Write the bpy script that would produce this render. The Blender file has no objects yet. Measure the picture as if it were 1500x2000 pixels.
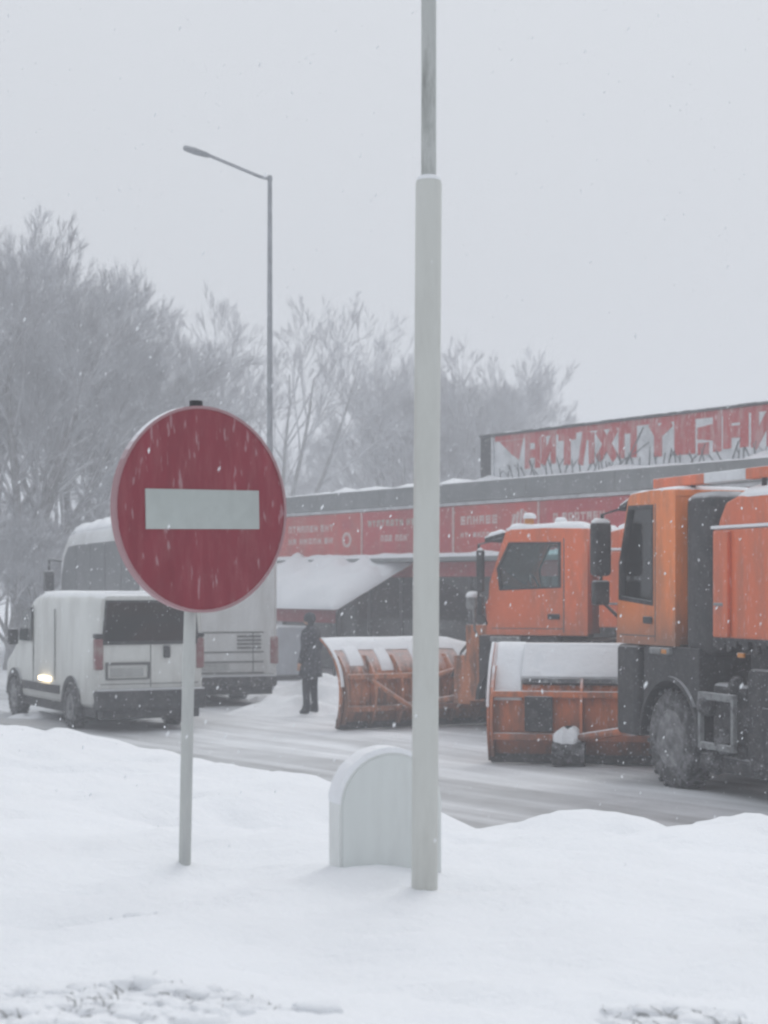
import bpy, bmesh, math, random
from mathutils import Vector, Matrix, noise

random.seed(7)
R = math.radians
SC = bpy.context.scene
COL = SC.collection

# ------------------------------------------------------------------ camera
HC = 2.25                     # eye height above the road (m)
FPX = 3500.0                  # focal length in pixels of a 1500x2000 frame
HOR = 1140.0                  # row of the horizon
cd = bpy.data.cameras.new('camera')
cam = bpy.data.objects.new('camera', cd)
COL.objects.link(cam)
cam.location = (0, 0, HC)
cam.rotation_euler = (R(90), 0, 0)
cd.sensor_fit = 'VERTICAL'
cd.sensor_height = 24.0
cd.lens = FPX / 2000 * 24.0
cd.shift_y = (HOR - 1000) / 2000
cd.clip_start = 0.1
cd.clip_end = 2000
cd.dof.use_dof = True
cd.dof.focus_distance = 9.5
cd.dof.aperture_fstop = 3.4
SC.camera = cam

# ------------------------------------------------------------------ world: overcast sky
SUN_EL, SUN_AZ = R(48), R(25)        # azimuth from +Y towards +X
w = bpy.data.worlds.new('World'); SC.world = w; w.use_nodes = True
nt = w.node_tree; nt.nodes.clear()
wo = nt.nodes.new('ShaderNodeOutputWorld'); bg = nt.nodes.new('ShaderNodeBackground')
sk = nt.nodes.new('ShaderNodeTexSky'); sk.sky_type = 'NISHITA'; sk.sun_disc = False
sk.sun_elevation = SUN_EL; sk.sun_rotation = SUN_AZ
sk.air_density = 1.0; sk.dust_density = 6.0
hs = nt.nodes.new('ShaderNodeHueSaturation'); hs.inputs['Saturation'].default_value = 0.35
hs.inputs['Value'].default_value = 0.25
# cloud deck: the usual overcast distribution, dimmer to the horizon than overhead
tc = nt.nodes.new('ShaderNodeTexCoord'); sp = nt.nodes.new('ShaderNodeSeparateXYZ')
mr = nt.nodes.new('ShaderNodeMapRange')
mr.inputs['From Min'].default_value = 0.0; mr.inputs['From Max'].default_value = 1.0
mr.inputs['To Min'].default_value = 6.9; mr.inputs['To Max'].default_value = 9.6
cl = nt.nodes.new('ShaderNodeMix'); cl.data_type = 'RGBA'; cl.blend_type = 'MULTIPLY'; cl.inputs[0].default_value = 1
cl.inputs[6].default_value = (0.93, 0.97, 1.03, 1)
mx = nt.nodes.new('ShaderNodeMix'); mx.data_type = 'RGBA'; mx.inputs[0].default_value = 0.88
nt.links.new(tc.outputs['Generated'], sp.inputs[0]); nt.links.new(sp.outputs['Z'], mr.inputs['Value'])
nt.links.new(mr.outputs[0], cl.inputs[7]); nt.links.new(sk.outputs[0], hs.inputs['Color'])
nt.links.new(hs.outputs[0], mx.inputs[6]); nt.links.new(cl.outputs[2], mx.inputs[7])
nt.links.new(mx.outputs[2], bg.inputs[0]); bg.inputs[1].default_value = 0.10
nt.links.new(bg.outputs[0], wo.inputs[0])

sd = bpy.data.lights.new('sun', 'SUN'); sd.energy = 0.85; sd.angle = R(34); sd.color = (1, 0.98, 0.95)
sun = bpy.data.objects.new('sun', sd); COL.objects.link(sun)
sun.rotation_euler = Vector((math.sin(SUN_AZ) * math.cos(SUN_EL), math.cos(SUN_AZ) * math.cos(SUN_EL), math.sin(SUN_EL))).to_track_quat('Z', 'Y').to_euler()

SC.view_settings.view_transform = 'Standard'
SC.view_settings.look = 'None'
SC.view_settings.exposure = 0.08
SC.view_settings.gamma = 1
SC.render.engine = 'CYCLES'
SC.cycles.use_denoising = True
SC.cycles.max_bounces = 8
SC.cycles.diffuse_bounces = 3
SC.cycles.volume_bounces = 1
SC.cycles.transparent_max_bounces = 16
SC.cycles.caustics_reflective = False; SC.cycles.caustics_refractive = False
SC.cycles.filter_width = 2.3


# ------------------------------------------------------------------ helpers
def gp(px, py, Y):
    """photograph pixel at distance Y -> point in the place"""
    return Vector(((px - 750) / FPX * Y, Y, HC + (HOR - py) / FPX * Y))


def smooth(a, b, x):
    t = min(1, max(0, (x - a) / (b - a)))
    return t * t * (3 - 2 * t)


def lerp_table(tab, x):
    if x <= tab[0][0]: return tab[0][1]
    for (x0, y0), (x1, y1) in zip(tab, tab[1:]):
        if x <= x1:
            t = (x - x0) / (x1 - x0); t = t * t * (3 - 2 * t)
            return y0 + (y1 - y0) * t
    return tab[-1][1]


def link(name, me, m=None, parent=None, loc=None, rot=None):
    o = bpy.data.objects.new(name, me)
    COL.objects.link(o)
    if m is not None and me is not None and not me.materials:
        me.materials.append(m)
    if parent: o.parent = parent
    if loc is not None: o.location = loc
    if rot is not None: o.rotation_euler = rot
    return o


def tag(o, label, cat, group=None):
    o['label'] = label; o['category'] = cat
    if group: o['group'] = group
    return o


def thing(name, label, cat, loc=(0, 0, 0), rz=0, group=None):
    return tag(link(name, None, None, None, loc, (0, 0, rz)), label, cat, group)


def obj(name, bm, m, parent=None, loc=None, rot=None, smooth_ang=None):
    bmesh.ops.recalc_face_normals(bm, faces=bm.faces)
    me = bpy.data.meshes.new(name)
    bm.to_mesh(me); bm.free()
    if smooth_ang is not None:
        for p in me.polygons: p.use_smooth = True
        me.set_sharp_from_angle(angle=R(smooth_ang))
    return link(name, me, m, parent, loc, rot)


def NB(): return bmesh.new()


def box(bm, x0, x1, y0, y1, z0, z1, bev=0, seg=2):
    r = bmesh.ops.create_cube(bm, size=1, matrix=Matrix.Translation(((x0 + x1) / 2, (y0 + y1) / 2, (z0 + z1) / 2)) @ Matrix.Diagonal((abs(x1 - x0), abs(y1 - y0), abs(z1 - z0), 1)))
    if bev:
        es = list({e for v in r['verts'] for e in v.link_edges})
        bmesh.ops.bevel(bm, geom=es, offset=bev, segments=seg, affect='EDGES', profile=0.5)
    return bm


def prism(bm, pts, axis, a0, a1, bev=0, seg=2):
    """polygon extruded along axis; pts are the two other coordinates in order"""
    def mk(p, a):
        if axis == 'x': return (a, p[0], p[1])
        if axis == 'y': return (p[0], a, p[1])
        return (p[0], p[1], a)
    A = [bm.verts.new(mk(p, a0)) for p in pts]; B = [bm.verts.new(mk(p, a1)) for p in pts]
    n = len(pts); fs = [bm.faces.new(A[::-1]), bm.faces.new(B)]
    for i in range(n): fs.append(bm.faces.new((A[i], A[(i + 1) % n], B[(i + 1) % n], B[i])))
    if bev:
        es = list({e for f in fs for e in f.edges})
        bmesh.ops.bevel(bm, geom=es, offset=bev, segments=seg, affect='EDGES', profile=0.5)
    return bm


def ringplate(bm, outer, inner, axis, a0, a1):
    """plate with a hole: outer and inner have the same number of points"""
    def mk(p, a):
        if axis == 'x': return (a, p[0], p[1])
        if axis == 'y': return (p[0], a, p[1])
        return (p[0], p[1], a)
    O0 = [bm.verts.new(mk(p, a0)) for p in outer]; I0 = [bm.verts.new(mk(p, a0)) for p in inner]
    O1 = [bm.verts.new(mk(p, a1)) for p in outer]; I1 = [bm.verts.new(mk(p, a1)) for p in inner]
    n = len(outer)
    for i in range(n):
        j = (i + 1) % n
        for q in ((O0[i], O0[j], I0[j], I0[i]), (O1[i], I1[i], I1[j], O1[j]), (O0[i], O1[i], O1[j], O0[j]), (I0[i], I0[j], I1[j], I1[i])):
            bm.faces.new(q)
    return bm


def tube(bm, pts, rad, n=8, cap=True):
    """tube along points; rad is a number or one for each point"""
    pts = [Vector(p) for p in pts]
    if not isinstance(rad, (list, tuple)): rad = [rad] * len(pts)
    rings = []
    for i, p in enumerate(pts):
        d = (pts[min(i + 1, len(pts) - 1)] - pts[max(i - 1, 0)]).normalized()
        u = d.cross(Vector((0, 0, 1)) if abs(d.z) < 0.9 else Vector((1, 0, 0))).normalized(); v = d.cross(u)
        rings.append([bm.verts.new(p + (u * math.cos(2 * math.pi * k / n) + v * math.sin(2 * math.pi * k / n)) * rad[i]) for k in range(n)])
    for a, b in zip(rings, rings[1:]):
        for k in range(n): bm.faces.new((a[k], a[(k + 1) % n], b[(k + 1) % n], b[k]))
    if cap:
        bm.faces.new(rings[0][::-1]); bm.faces.new(rings[-1])
    return bm


def lathe_x(bm, prof, n=32):
    """profile of (x, r) turned about the x axis"""
    rings = []
    for x, r in prof:
        rings.append([bm.verts.new((x, r * math.cos(2 * math.pi * k / n), r * math.sin(2 * math.pi * k / n))) for k in range(n)])
    for a, b in zip(rings, rings[1:]):
        for k in range(n): bm.faces.new((a[k], a[(k + 1) % n], b[(k + 1) % n], b[k]))
    bm.faces.new(rings[0][::-1]); bm.faces.new(rings[-1])
    return bm


def lump(bm, cx, cy, z0, rx, ry, h, n=20, seed=0, rough=0.25):
    """a soft heap of snow, flat underneath"""
    rings = []
    for j in range(7):
        t = j / 6
        rr = math.cos(t * math.pi / 2) ** 0.7 if j < 6 else 0
        zz = math.sin(t * math.pi / 2) * h
        if j == 6:
            rings.append([bm.verts.new((cx, cy, z0 + zz))]); break
        ring = []
        for k in range(n):
            a = 2 * math.pi * k / n
            nn = noise.noise(Vector((math.cos(a) * 1.3 + seed * 3.1, math.sin(a) * 1.3, t * 1.5 + seed)))
            q = 1 + rough * nn
            ring.append(bm.verts.new((cx + rx * rr * q * math.cos(a), cy + ry * rr * q * math.sin(a), z0 + zz * (1 + 0.3 * rough * nn))))
        rings.append(ring)
    for a, b in zip(rings, rings[1:]):
        for k in range(n):
            if len(b) == 1: bm.faces.new((a[k], a[(k + 1) % n], b[0]))
            else: bm.faces.new((a[k], a[(k + 1) % n], b[(k + 1) % n], b[k]))
    bm.faces.new(rings[0][::-1])
    return bm


def snow_slab(bm, x0, x1, y0, y1, zf, h, nx=24, ny=10, seed=0.0, edge=0.06):
    """lumpy snow lying on a roof; zf(x,y) is the roof height"""
    top = []; bot = []
    for i in range(nx + 1):
        ct = []; cb = []
        for j in range(ny + 1):
            x = x0 + (x1 - x0) * i / nx; y = y0 + (y1 - y0) * j / ny
            e = min(abs(x - x0), abs(x1 - x), abs(y - y0), abs(y1 - y))
            q = min(1, (e + 0.004) / edge) ** 0.5
            t = h * q * (0.75 + 0.6 * noise.noise(Vector((x * 1.7 + seed, y * 1.7, seed))))
            b = zf(x, y)
            wob = 0.02 * noise.noise(Vector((x * 4, y * 4, seed)))
            ct.append(bm.verts.new((x + wob, y + wob, b + max(t, 0.006)))); cb.append(bm.verts.new((x + wob, y + wob, b - 0.012)))
        top.append(ct); bot.append(cb)
    for i in range(nx):
        for j in range(ny):
            bm.faces.new((top[i][j], top[i + 1][j], top[i + 1][j + 1], top[i][j + 1]))
            bm.faces.new((bot[i][j], bot[i][j + 1], bot[i + 1][j + 1], bot[i + 1][j]))
    for i in range(nx):
        bm.faces.new((top[i][0], bot[i][0], bot[i + 1][0], top[i + 1][0])); bm.faces.new((top[i][ny], top[i + 1][ny], bot[i + 1][ny], bot[i][ny]))
    for j in range(ny):
        bm.faces.new((top[0][j], top[0][j + 1], bot[0][j + 1], bot[0][j])); bm.faces.new((top[nx][j], bot[nx][j], bot[nx][j + 1], top[nx][j + 1]))
    return bm


# ------------------------------------------------------------------ materials
def mat(name, col, rough=0.5, metal=0.0, dirt=None, dirt_amt=0.0, dscale=6.0, streak=False, snow=0.0, bump=0.0, bscale=40.0,
        grime_z=None, var=0.12, spec=0.5, flakes=0.0, fscale=38):
    """paint / stuff with colour wander, dirt patches, road grime up to a height, snow caught on up-facing places"""
    m = bpy.data.materials.new(name); m.use_nodes = True
    n = m.node_tree.nodes; L = m.node_tree.links
    b = n['Principled BSDF']; b.inputs['Roughness'].default_value = rough; b.inputs['Metallic'].default_value = metal
    b.inputs['Specular IOR Level'].default_value = spec
    tc = n.new('ShaderNodeTexCoord'); mp = n.new('ShaderNodeMapping'); L.new(tc.outputs['Object'], mp.inputs[0])
    if streak: mp.inputs['Scale'].default_value = (1, 1, 0.22)

    def noi(scale, detail=4, r=0.6):
        t = n.new('ShaderNodeTexNoise'); t.inputs['Scale'].default_value = scale; t.inputs['Detail'].default_value = detail
        t.inputs['Roughness'].default_value = r; L.new(mp.outputs[0], t.inputs['Vector']); return t.outputs['Fac']

    def ramp(s, a, c):
        q = n.new('ShaderNodeMapRange'); q.inputs['From Min'].default_value = a; q.inputs['From Max'].default_value = c
        L.new(s, q.inputs['Value']); return q.outputs[0]

    def mix(f, a, c):
        q = n.new('ShaderNodeMix'); q.data_type = 'RGBA'
        if isinstance(f, float): q.inputs[0].default_value = f
        else: L.new(f, q.inputs[0])
        for k, s in ((6, a), (7, c)):
            if isinstance(s, tuple): q.inputs[k].default_value = (*s, 1)
            else: L.new(s, q.inputs[k])
        return q.outputs[2]

    def mth(op, a, c):
        q = n.new('ShaderNodeMath'); q.operation = op; q.use_clamp = True
        for k, s in ((0, a), (1, c)):
            if isinstance(s, (int, float)): q.inputs[k].default_value = s
            else: L.new(s, q.inputs[k])
        return q.outputs[0]
    c = mix(ramp(noi(dscale * 0.4), 0.3, 0.7), tuple(v * (1 - var) for v in col), tuple(min(1, v * (1 + var)) for v in col))
    if dirt:
        c = mix(mth('MULTIPLY', ramp(noi(dscale, 6, 0.7), 0.45, 0.62), dirt_amt), c, dirt)
    if grime_z:
        z0, z1, gc, amt = grime_z
        sx = n.new('ShaderNodeSeparateXYZ'); L.new(tc.outputs['Object'], sx.inputs[0])
        g = ramp(sx.outputs['Z'], z1, z0)
        g2 = mth('MULTIPLY', mth('ADD', g, mth('MULTIPLY', mth('SUBTRACT', noi(dscale * 1.5, 6, 0.7), 0.45), 1.2)), g)
        c = mix(mth('MULTIPLY', g2, amt), c, gc)
    if flakes:
        c = mix(mth('MULTIPLY', ramp(noi(fscale, 2, 0.5), 0.64, 0.70), flakes), c, (0.8, 0.82, 0.85))
    if snow:
        ge = n.new('ShaderNodeNewGeometry'); sn = n.new('ShaderNodeSeparateXYZ'); L.new(ge.outputs['Normal'], sn.inputs[0])
        f = mth('MULTIPLY', ramp(mth('ADD', sn.outputs['Z'], mth('MULTIPLY', mth('SUBTRACT', noi(9, 4), 0.5), 0.9)), 0.45, 0.7), snow)
        c = mix(f, c, (0.82, 0.84, 0.87))
        L.new(mth('ADD', rough, mth('MULTIPLY', f, 0.6)), b.inputs['Roughness'])
    L.new(c, b.inputs['Base Color'])
    if bump:
        bu = n.new('ShaderNodeBump'); bu.inputs['Strength'].default_value = bump; bu.inputs['Distance'].default_value = 0.02
        L.new(noi(bscale, 5), bu.inputs['Height']); L.new(bu.outputs[0], b.inputs['Normal'])
    return m


def glass(name, tint=0.35, tc=(0.9, 1, 1)):
    m = bpy.data.materials.new(name); m.use_nodes = True
    n = m.node_tree.nodes; L = m.node_tree.links; n.remove(n['Principled BSDF'])
    t = n.new('ShaderNodeBsdfTransparent'); t.inputs[0].default_value = (tint * tc[0], tint * tc[1], tint * tc[2], 1)
    g = n.new('ShaderNodeBsdfGlossy'); g.inputs['Roughness'].default_value = 0.08; g.inputs[0].default_value = (0.9, 0.9, 0.9, 1)
    f = n.new('ShaderNodeFresnel'); f.inputs[0].default_value = 1.5
    x = n.new('ShaderNodeMixShader'); L.new(f.outputs[0], x.inputs[0]); L.new(t.outputs[0], x.inputs[1]); L.new(g.outputs[0], x.inputs[2])
    L.new(x.outputs[0], n['Material Output'].inputs[0])
    return m


def emit(name, col, s):
    m = bpy.data.materials.new(name); m.use_nodes = True
    b = m.node_tree.nodes['Principled BSDF']; b.inputs['Base Color'].default_value = (*col, 1)
    b.inputs['Emission Color'].default_value = (*col, 1); b.inputs['Emission Strength'].default_value = s
    return m


def bump_snow(name, col=(0.86, 0.875, 0.90)):
    m = bpy.data.materials.new(name); m.use_nodes = True
    n = m.node_tree.nodes; L = m.node_tree.links; b = n['Principled BSDF']
    b.inputs['Roughness'].default_value = 0.9; b.inputs['Specular IOR Level'].default_value = 0.15
    tc = n.new('ShaderNodeTexCoord')
    t = n.new('ShaderNodeTexNoise'); t.inputs['Scale'].default_value = 14; t.inputs['Detail'].default_value = 6; t.inputs['Roughness'].default_value = 0.65
    t2 = n.new('ShaderNodeTexNoise'); t2.inputs['Scale'].default_value = 1.1; t2.inputs['Detail'].default_value = 5
    L.new(tc.outputs['Object'], t.inputs[0]); L.new(tc.outputs['Object'], t2.inputs[0])
    mr = n.new('ShaderNodeMapRange'); mr.inputs['From Min'].default_value = 0.3; mr.inputs['From Max'].default_value = 0.7
    L.new(t2.outputs['Fac'], mr.inputs['Value'])
    x = n.new('ShaderNodeMix'); x.data_type = 'RGBA'; L.new(mr.outputs[0], x.inputs[0])
    x.inputs[6].default_value = (*[c * 0.95 for c in col], 1); x.inputs[7].default_value = (*col, 1)
    L.new(x.outputs[2], b.inputs['Base Color'])
    bu = n.new('ShaderNodeBump'); bu.inputs['Strength'].default_value = 0.6; bu.inputs['Distance'].default_value = 0.035
    L.new(t.outputs['Fac'], bu.inputs['Height']); L.new(bu.outputs[0], b.inputs['Normal'])
    return m


def road_mat():
    """slush: grey wheel tracks in wet brown-grey snow, ridges of whiter snow left between the tracks"""
    m = bpy.data.materials.new('slushy_road'); m.use_nodes = True
    n = m.node_tree.nodes; L = m.node_tree.links; b = n['Principled BSDF']
    tc = n.new('ShaderNodeTexCoord'); mp = n.new('ShaderNodeMapping'); L.new(tc.outputs['Object'], mp.inputs[0])
    mp.inputs['Scale'].default_value = (1.0, 0.06, 1)
    def noi(s, d, v, sc=None):
        t = n.new('ShaderNodeTexNoise'); t.inputs['Scale'].default_value = s; t.inputs['Detail'].default_value = d; t.inputs['Roughness'].default_value = 0.6
        L.new(v, t.inputs['Vector']); return t.outputs['Fac']
    def mth(op, a, c, clamp=True):
        q = n.new('ShaderNodeMath'); q.operation = op; q.use_clamp = clamp
        for k, s in ((0, a), (1, c)):
            if isinstance(s, (int, float)): q.inputs[k].default_value = s
            else: L.new(s, q.inputs[k])
        return q.outputs[0]
    sx = n.new('ShaderNodeSeparateXYZ'); L.new(tc.outputs['Object'], sx.inputs[0])
    wob = mth('MULTIPLY', mth('SUBTRACT', noi(0.35, 3, tc.outputs['Object']), 0.5, False), 1.6, False)
    lat = mth('ADD', sx.outputs['X'], wob, False)
    cr = n.new('ShaderNodeValToRGB'); cr.color_ramp.interpolation = 'EASE'
    mr = n.new('ShaderNodeMapRange'); mr.inputs['From Min'].default_value = 4; mr.inputs['From Max'].default_value = 24
    L.new(lat, mr.inputs['Value']); L.new(mr.outputs[0], cr.inputs[0])
    els = [(4, .30), (9.5, .25), (12.2, .30), (12.9, .70), (13.5, .62), (14.2, .40), (15.2, .72), (16.6, .60), (18, .78), (24, .9)]
    e = cr.color_ramp.elements
    e[0].position = 0; e[0].color = (.1, .1, .1, 1); e[1].position = 1; e[1].color = (.9, .9, .9, 1)
    for x, v in els[1:-1]:
        k = e.new((x - 4) / 20); k.color = (v, v, v, 1)
    f = mth('ADD', cr.outputs[0], mth('MULTIPLY', mth('SUBTRACT', noi(2.6, 6, mp.outputs[0]), 0.5, False), 1.5, False))
    f = mth('ADD', f, mth('MULTIPLY', mth('SUBTRACT', noi(1.3, 6, tc.outputs['Object']), 0.5, False), 0.5, False))
    x = n.new('ShaderNodeMix'); x.data_type = 'RGBA'; L.new(f, x.inputs[0])
    x.inputs[6].default_value = (0.33, 0.335, 0.34, 1); x.inputs[7].default_value = (0.84, 0.86, 0.89, 1)
    L.new(x.outputs[2], b.inputs['Base Color'])
    b.inputs['Roughness'].default_value = 0.75; b.inputs['Specular IOR Level'].default_value = 0.25
    bu = n.new('ShaderNodeBump'); bu.inputs['Strength'].default_value = 0.5; bu.inputs['Distance'].default_value = 0.03
    L.new(noi(9, 6, tc.outputs['Object']), bu.inputs['Height']); L.new(bu.outputs[0], b.inputs['Normal'])
    return m


GR = (0.10, 0.10, 0.105)
M = {
    'snow': bump_snow('snow'),
    'orange': mat('orange_paint', (0.78, 0.205, 0.040), 0.45, dirt=(0.33, 0.14, 0.075), dirt_amt=0.55, dscale=3, streak=True, grime_z=(1.6, 2.15, (0.16, 0.10, 0.075), 0.75), snow=0.8, flakes=0.25, bump=0.05, bscale=5),
    'orange_red': mat('orange_red_paint', (0.72, 0.145, 0.045), 0.45, dirt=(0.34, 0.13, 0.08), dirt_amt=0.5, dscale=3, streak=True, grime_z=(1.4, 1.9, (0.2, 0.11, 0.08), 0.6), snow=0.8, flakes=0.25),
    'blade': mat('worn_orange_blade', (0.64, 0.165, 0.05), 0.6, dirt=(0.22, 0.10, 0.065), dirt_amt=0.85, dscale=3.6, streak=True, grime_z=(0.0, 0.85, (0.06, 0.048, 0.045), 1.0), snow=0.9, bump=0.2, flakes=0.35),
    'blade_rust': mat('rusty_blade', (0.50, 0.185, 0.09), 0.65, dirt=(0.14, 0.08, 0.06), dirt_amt=0.9, dscale=6, streak=True, grime_z=(0.0, 0.75, (0.07, 0.055, 0.05), 0.95), snow=0.4, bump=0.25, flakes=0.5),
    'black': mat('black_plastic', (0.016, 0.017, 0.020), 0.6, dirt=(0.06, 0.058, 0.06), dirt_amt=0.7, dscale=5, snow=0.5, flakes=0.15),
    'dark': mat('dark_chassis', (0.02, 0.02, 0.023), 0.75, dirt=(0.09, 0.085, 0.085), dirt_amt=0.7, dscale=8, flakes=0.45, snow=0.5),
    'tyre': mat('tyre_rubber', (0.028, 0.028, 0.03), 0.85, dirt=(0.24, 0.24, 0.25), dirt_amt=0.6, dscale=9, bump=0.4, flakes=0.4),
    'rim': mat('dirty_steel_rim', (0.13, 0.13, 0.135), 0.55, 0.3, dirt=(0.35, 0.35, 0.36), dirt_amt=0.6, dscale=8),
    'steel': mat('grey_steel', (0.25, 0.26, 0.265), 0.6, 0.1, dirt=(0.08, 0.08, 0.08), dirt_amt=0.8, dscale=8, snow=0.6),
    'van': mat('white_van_paint', (0.66, 0.675, 0.65), 0.4, dirt=(0.40, 0.395, 0.37), dirt_amt=0.5, dscale=2.2, streak=True, grime_z=(0.4, 1.1, (0.33, 0.325, 0.31), 0.7), snow=0.7),
    'coach': mat('white_coach_paint', (0.62, 0.63, 0.63), 0.4, dirt=(0.38, 0.375, 0.36), dirt_amt=0.5, dscale=1.8, streak=True, grime_z=(0.4, 1.6, (0.3, 0.3, 0.29), 0.7), snow=0.7),
    'lens': mat('red_lamp_lens', (0.20, 0.075, 0.08), 0.4, dirt=(0.3, 0.24, 0.23), dirt_amt=0.8),
    'plate': mat('number_plate', (0.35, 0.36, 0.35), 0.5, dirt=(0.2, 0.2, 0.2), dirt_amt=0.5),
    'seam': mat('dark_seam', (0.12, 0.12, 0.12), 0.8),
    'signred': mat('sign_red', (0.215, 0.020, 0.036), 0.45, dirt=(0.33, 0.12, 0.13), dirt_amt=0.22, dscale=30, streak=True, var=0.12, flakes=0.17, fscale=62),
    'signwhite': mat('sign_white', (0.42, 0.455, 0.44), 0.45, dirt=(0.35, 0.37, 0.36), dirt_amt=0.5, dscale=7),
    'signrim': mat('sign_rim', (0.34, 0.20, 0.215), 0.5, snow=0.9),
    'signback': mat('sign_back_zinc', (0.3, 0.31, 0.32), 0.5, 0.4),
    'pole': mat('weathered_white_pole', (0.57, 0.58, 0.55), 0.6, dirt=(0.45, 0.45, 0.42), dirt_amt=0.7, dscale=3, streak=True, bump=0.1),
    'pole_up': mat('lichened_pole', (0.46, 0.475, 0.46), 0.7, dirt=(0.16, 0.165, 0.155), dirt_amt=0.75, dscale=11, streak=True, bump=0.2),
    'signpole': mat('galvanised_post', (0.50, 0.515, 0.50), 0.55, 0.1, dirt=(0.36, 0.37, 0.37), dirt_amt=0.6, dscale=8, streak=True),
    'lamp': mat('zinc_lamp_post', (0.29, 0.305, 0.33), 0.55, 0.2, dirt=(0.14, 0.15, 0.16), dirt_amt=0.5),
    'cabinet': mat('pale_grey_cabinet', (0.66, 0.69, 0.68), 0.55, dirt=(0.57, 0.59, 0.58), dirt_amt=0.6, dscale=4, streak=True),
    'cabinet_rim': mat('pale_cabinet_rim', (0.70, 0.72, 0.71), 0.5, snow=0.5),
    'fascia': mat('grey_fascia', (0.185, 0.20, 0.205), 0.6, dirt=(0.28, 0.29, 0.30), dirt_amt=0.5, dscale=2, snow=0.9),
    'banner': mat('red_banner', (0.46, 0.036, 0.045), 0.5, dirt=(0.38, 0.11, 0.10), dirt_amt=0.5, dscale=2, streak=True, flakes=0.2),
    'banner_b': mat('bright_red_banner', (0.52, 0.055, 0.045), 0.5, dirt=(0.42, 0.13, 0.11), dirt_amt=0.5, dscale=2, streak=True, flakes=0.2),
    'print': mat('pale_print', (0.62, 0.50, 0.48), 0.6, dirt=(0.5, 0.25, 0.24), dirt_amt=0.6, dscale=9),
    'print_grey': mat('grey_print', (0.42, 0.40, 0.36), 0.6, dirt=(0.4, 0.2, 0.18), dirt_amt=0.5, dscale=9),
    'board': mat('pale_board', (0.66, 0.68, 0.70), 0.6, dirt=(0.38, 0.40, 0.41), dirt_amt=0.6, dscale=3),
    'board_red': mat('red_board_print', (0.45, 0.065, 0.065), 0.6, dirt=(0.50, 0.30, 0.30), dirt_amt=0.75, dscale=6, streak=True, flakes=0.5, fscale=16),
    'board_dark': mat('dark_board_frame', (0.07, 0.075, 0.08), 0.6),
    'twigprint': mat('dark_branch_print', (0.15, 0.16, 0.17), 0.7),
    'wall': mat('pavilion_wall', (0.10, 0.10, 0.11), 0.7),
    'kiosk_wall': mat('pale_panel_wall', (0.42, 0.44, 0.47), 0.7, dirt=(0.3, 0.31, 0.33), dirt_amt=0.5, dscale=2),
    'awning': mat('dark_red_awning', (0.22, 0.03, 0.04), 0.8),
    'bark': mat('frosted_bark', (0.20, 0.197, 0.20), 0.9, dirt=(0.42, 0.43, 0.45), dirt_amt=0.6, dscale=5, snow=0.7),
    'twigs': mat('rimed_twigs', (0.34, 0.34, 0.355), 0.9, dirt=(0.58, 0.60, 0.63), dirt_amt=0.7, dscale=0.8, snow=0.9),
    'drygrass': mat('dry_stems', (0.27, 0.265, 0.255), 0.9, dirt=(0.62, 0.63, 0.64), dirt_amt=0.6, dscale=20, snow=1.0),
    'coat': mat('dark_coat', (0.04, 0.044, 0.055), 0.9, dirt=(0.10, 0.105, 0.12), dirt_amt=0.6, dscale=7, flakes=0.5),
    'trousers': mat('dark_trousers', (0.035, 0.04, 0.05), 0.9, flakes=0.3),
    'skin': mat('skin', (0.45, 0.27, 0.2), 0.6),
    'seat': mat('seat_cloth', (0.045, 0.047, 0.055), 0.9),
    'glass': glass('clear_glass', 0.92),
    'glass_dark': glass('tinted_glass', 0.28),
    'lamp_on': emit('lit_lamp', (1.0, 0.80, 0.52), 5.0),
    'beacon': mat('amber_beacon', (0.55, 0.2, 0.02), 0.3, snow=0.8),
    'road': road_mat(),
    'flap': mat('white_flap', (0.72, 0.74, 0.76), 0.6, snow=1.0, dirt=(0.5, 0.5, 0.52), dirt_amt=0.4, dscale=3),
}

# ------------------------------------------------------------------ ground, road, snow bank
def structure(o): o['kind'] = 'structure'; return o

bm = NB()
box(bm, -260, 260, -30, 420, -0.9, -0.03)
structure(obj('ground', bm, M['snow']))

RD = R(35)                                  # the road runs away to the left
bm = NB()
NX, NY = 96, 200
def rut(x, y):
    w = 0.5 * noise.noise(Vector((y * 0.05, 3.3, 0)))
    g = 0.022 * noise.noise(Vector(((x + w) * 2.4, y * 0.10, 1.0))) + 0.02 * noise.noise(Vector((x * 0.8, y * 0.5, 5.0)))
    return g
grid = [[bm.verts.new((4 + 22 * i / NX, -25 + 95 * j / NY, rut(4 + 22 * i / NX, -25 + 95 * j / NY))) for j in range(NY + 1)] for i in range(NX + 1)]
for i in range(NX):
    for j in range(NY):
        bm.faces.new((grid[i][j], grid[i + 1][j], grid[i + 1][j + 1], grid[i][j + 1]))
structure(obj('road', bm, M['road'], rot=(0, 0, RD), smooth_ang=180))

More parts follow.
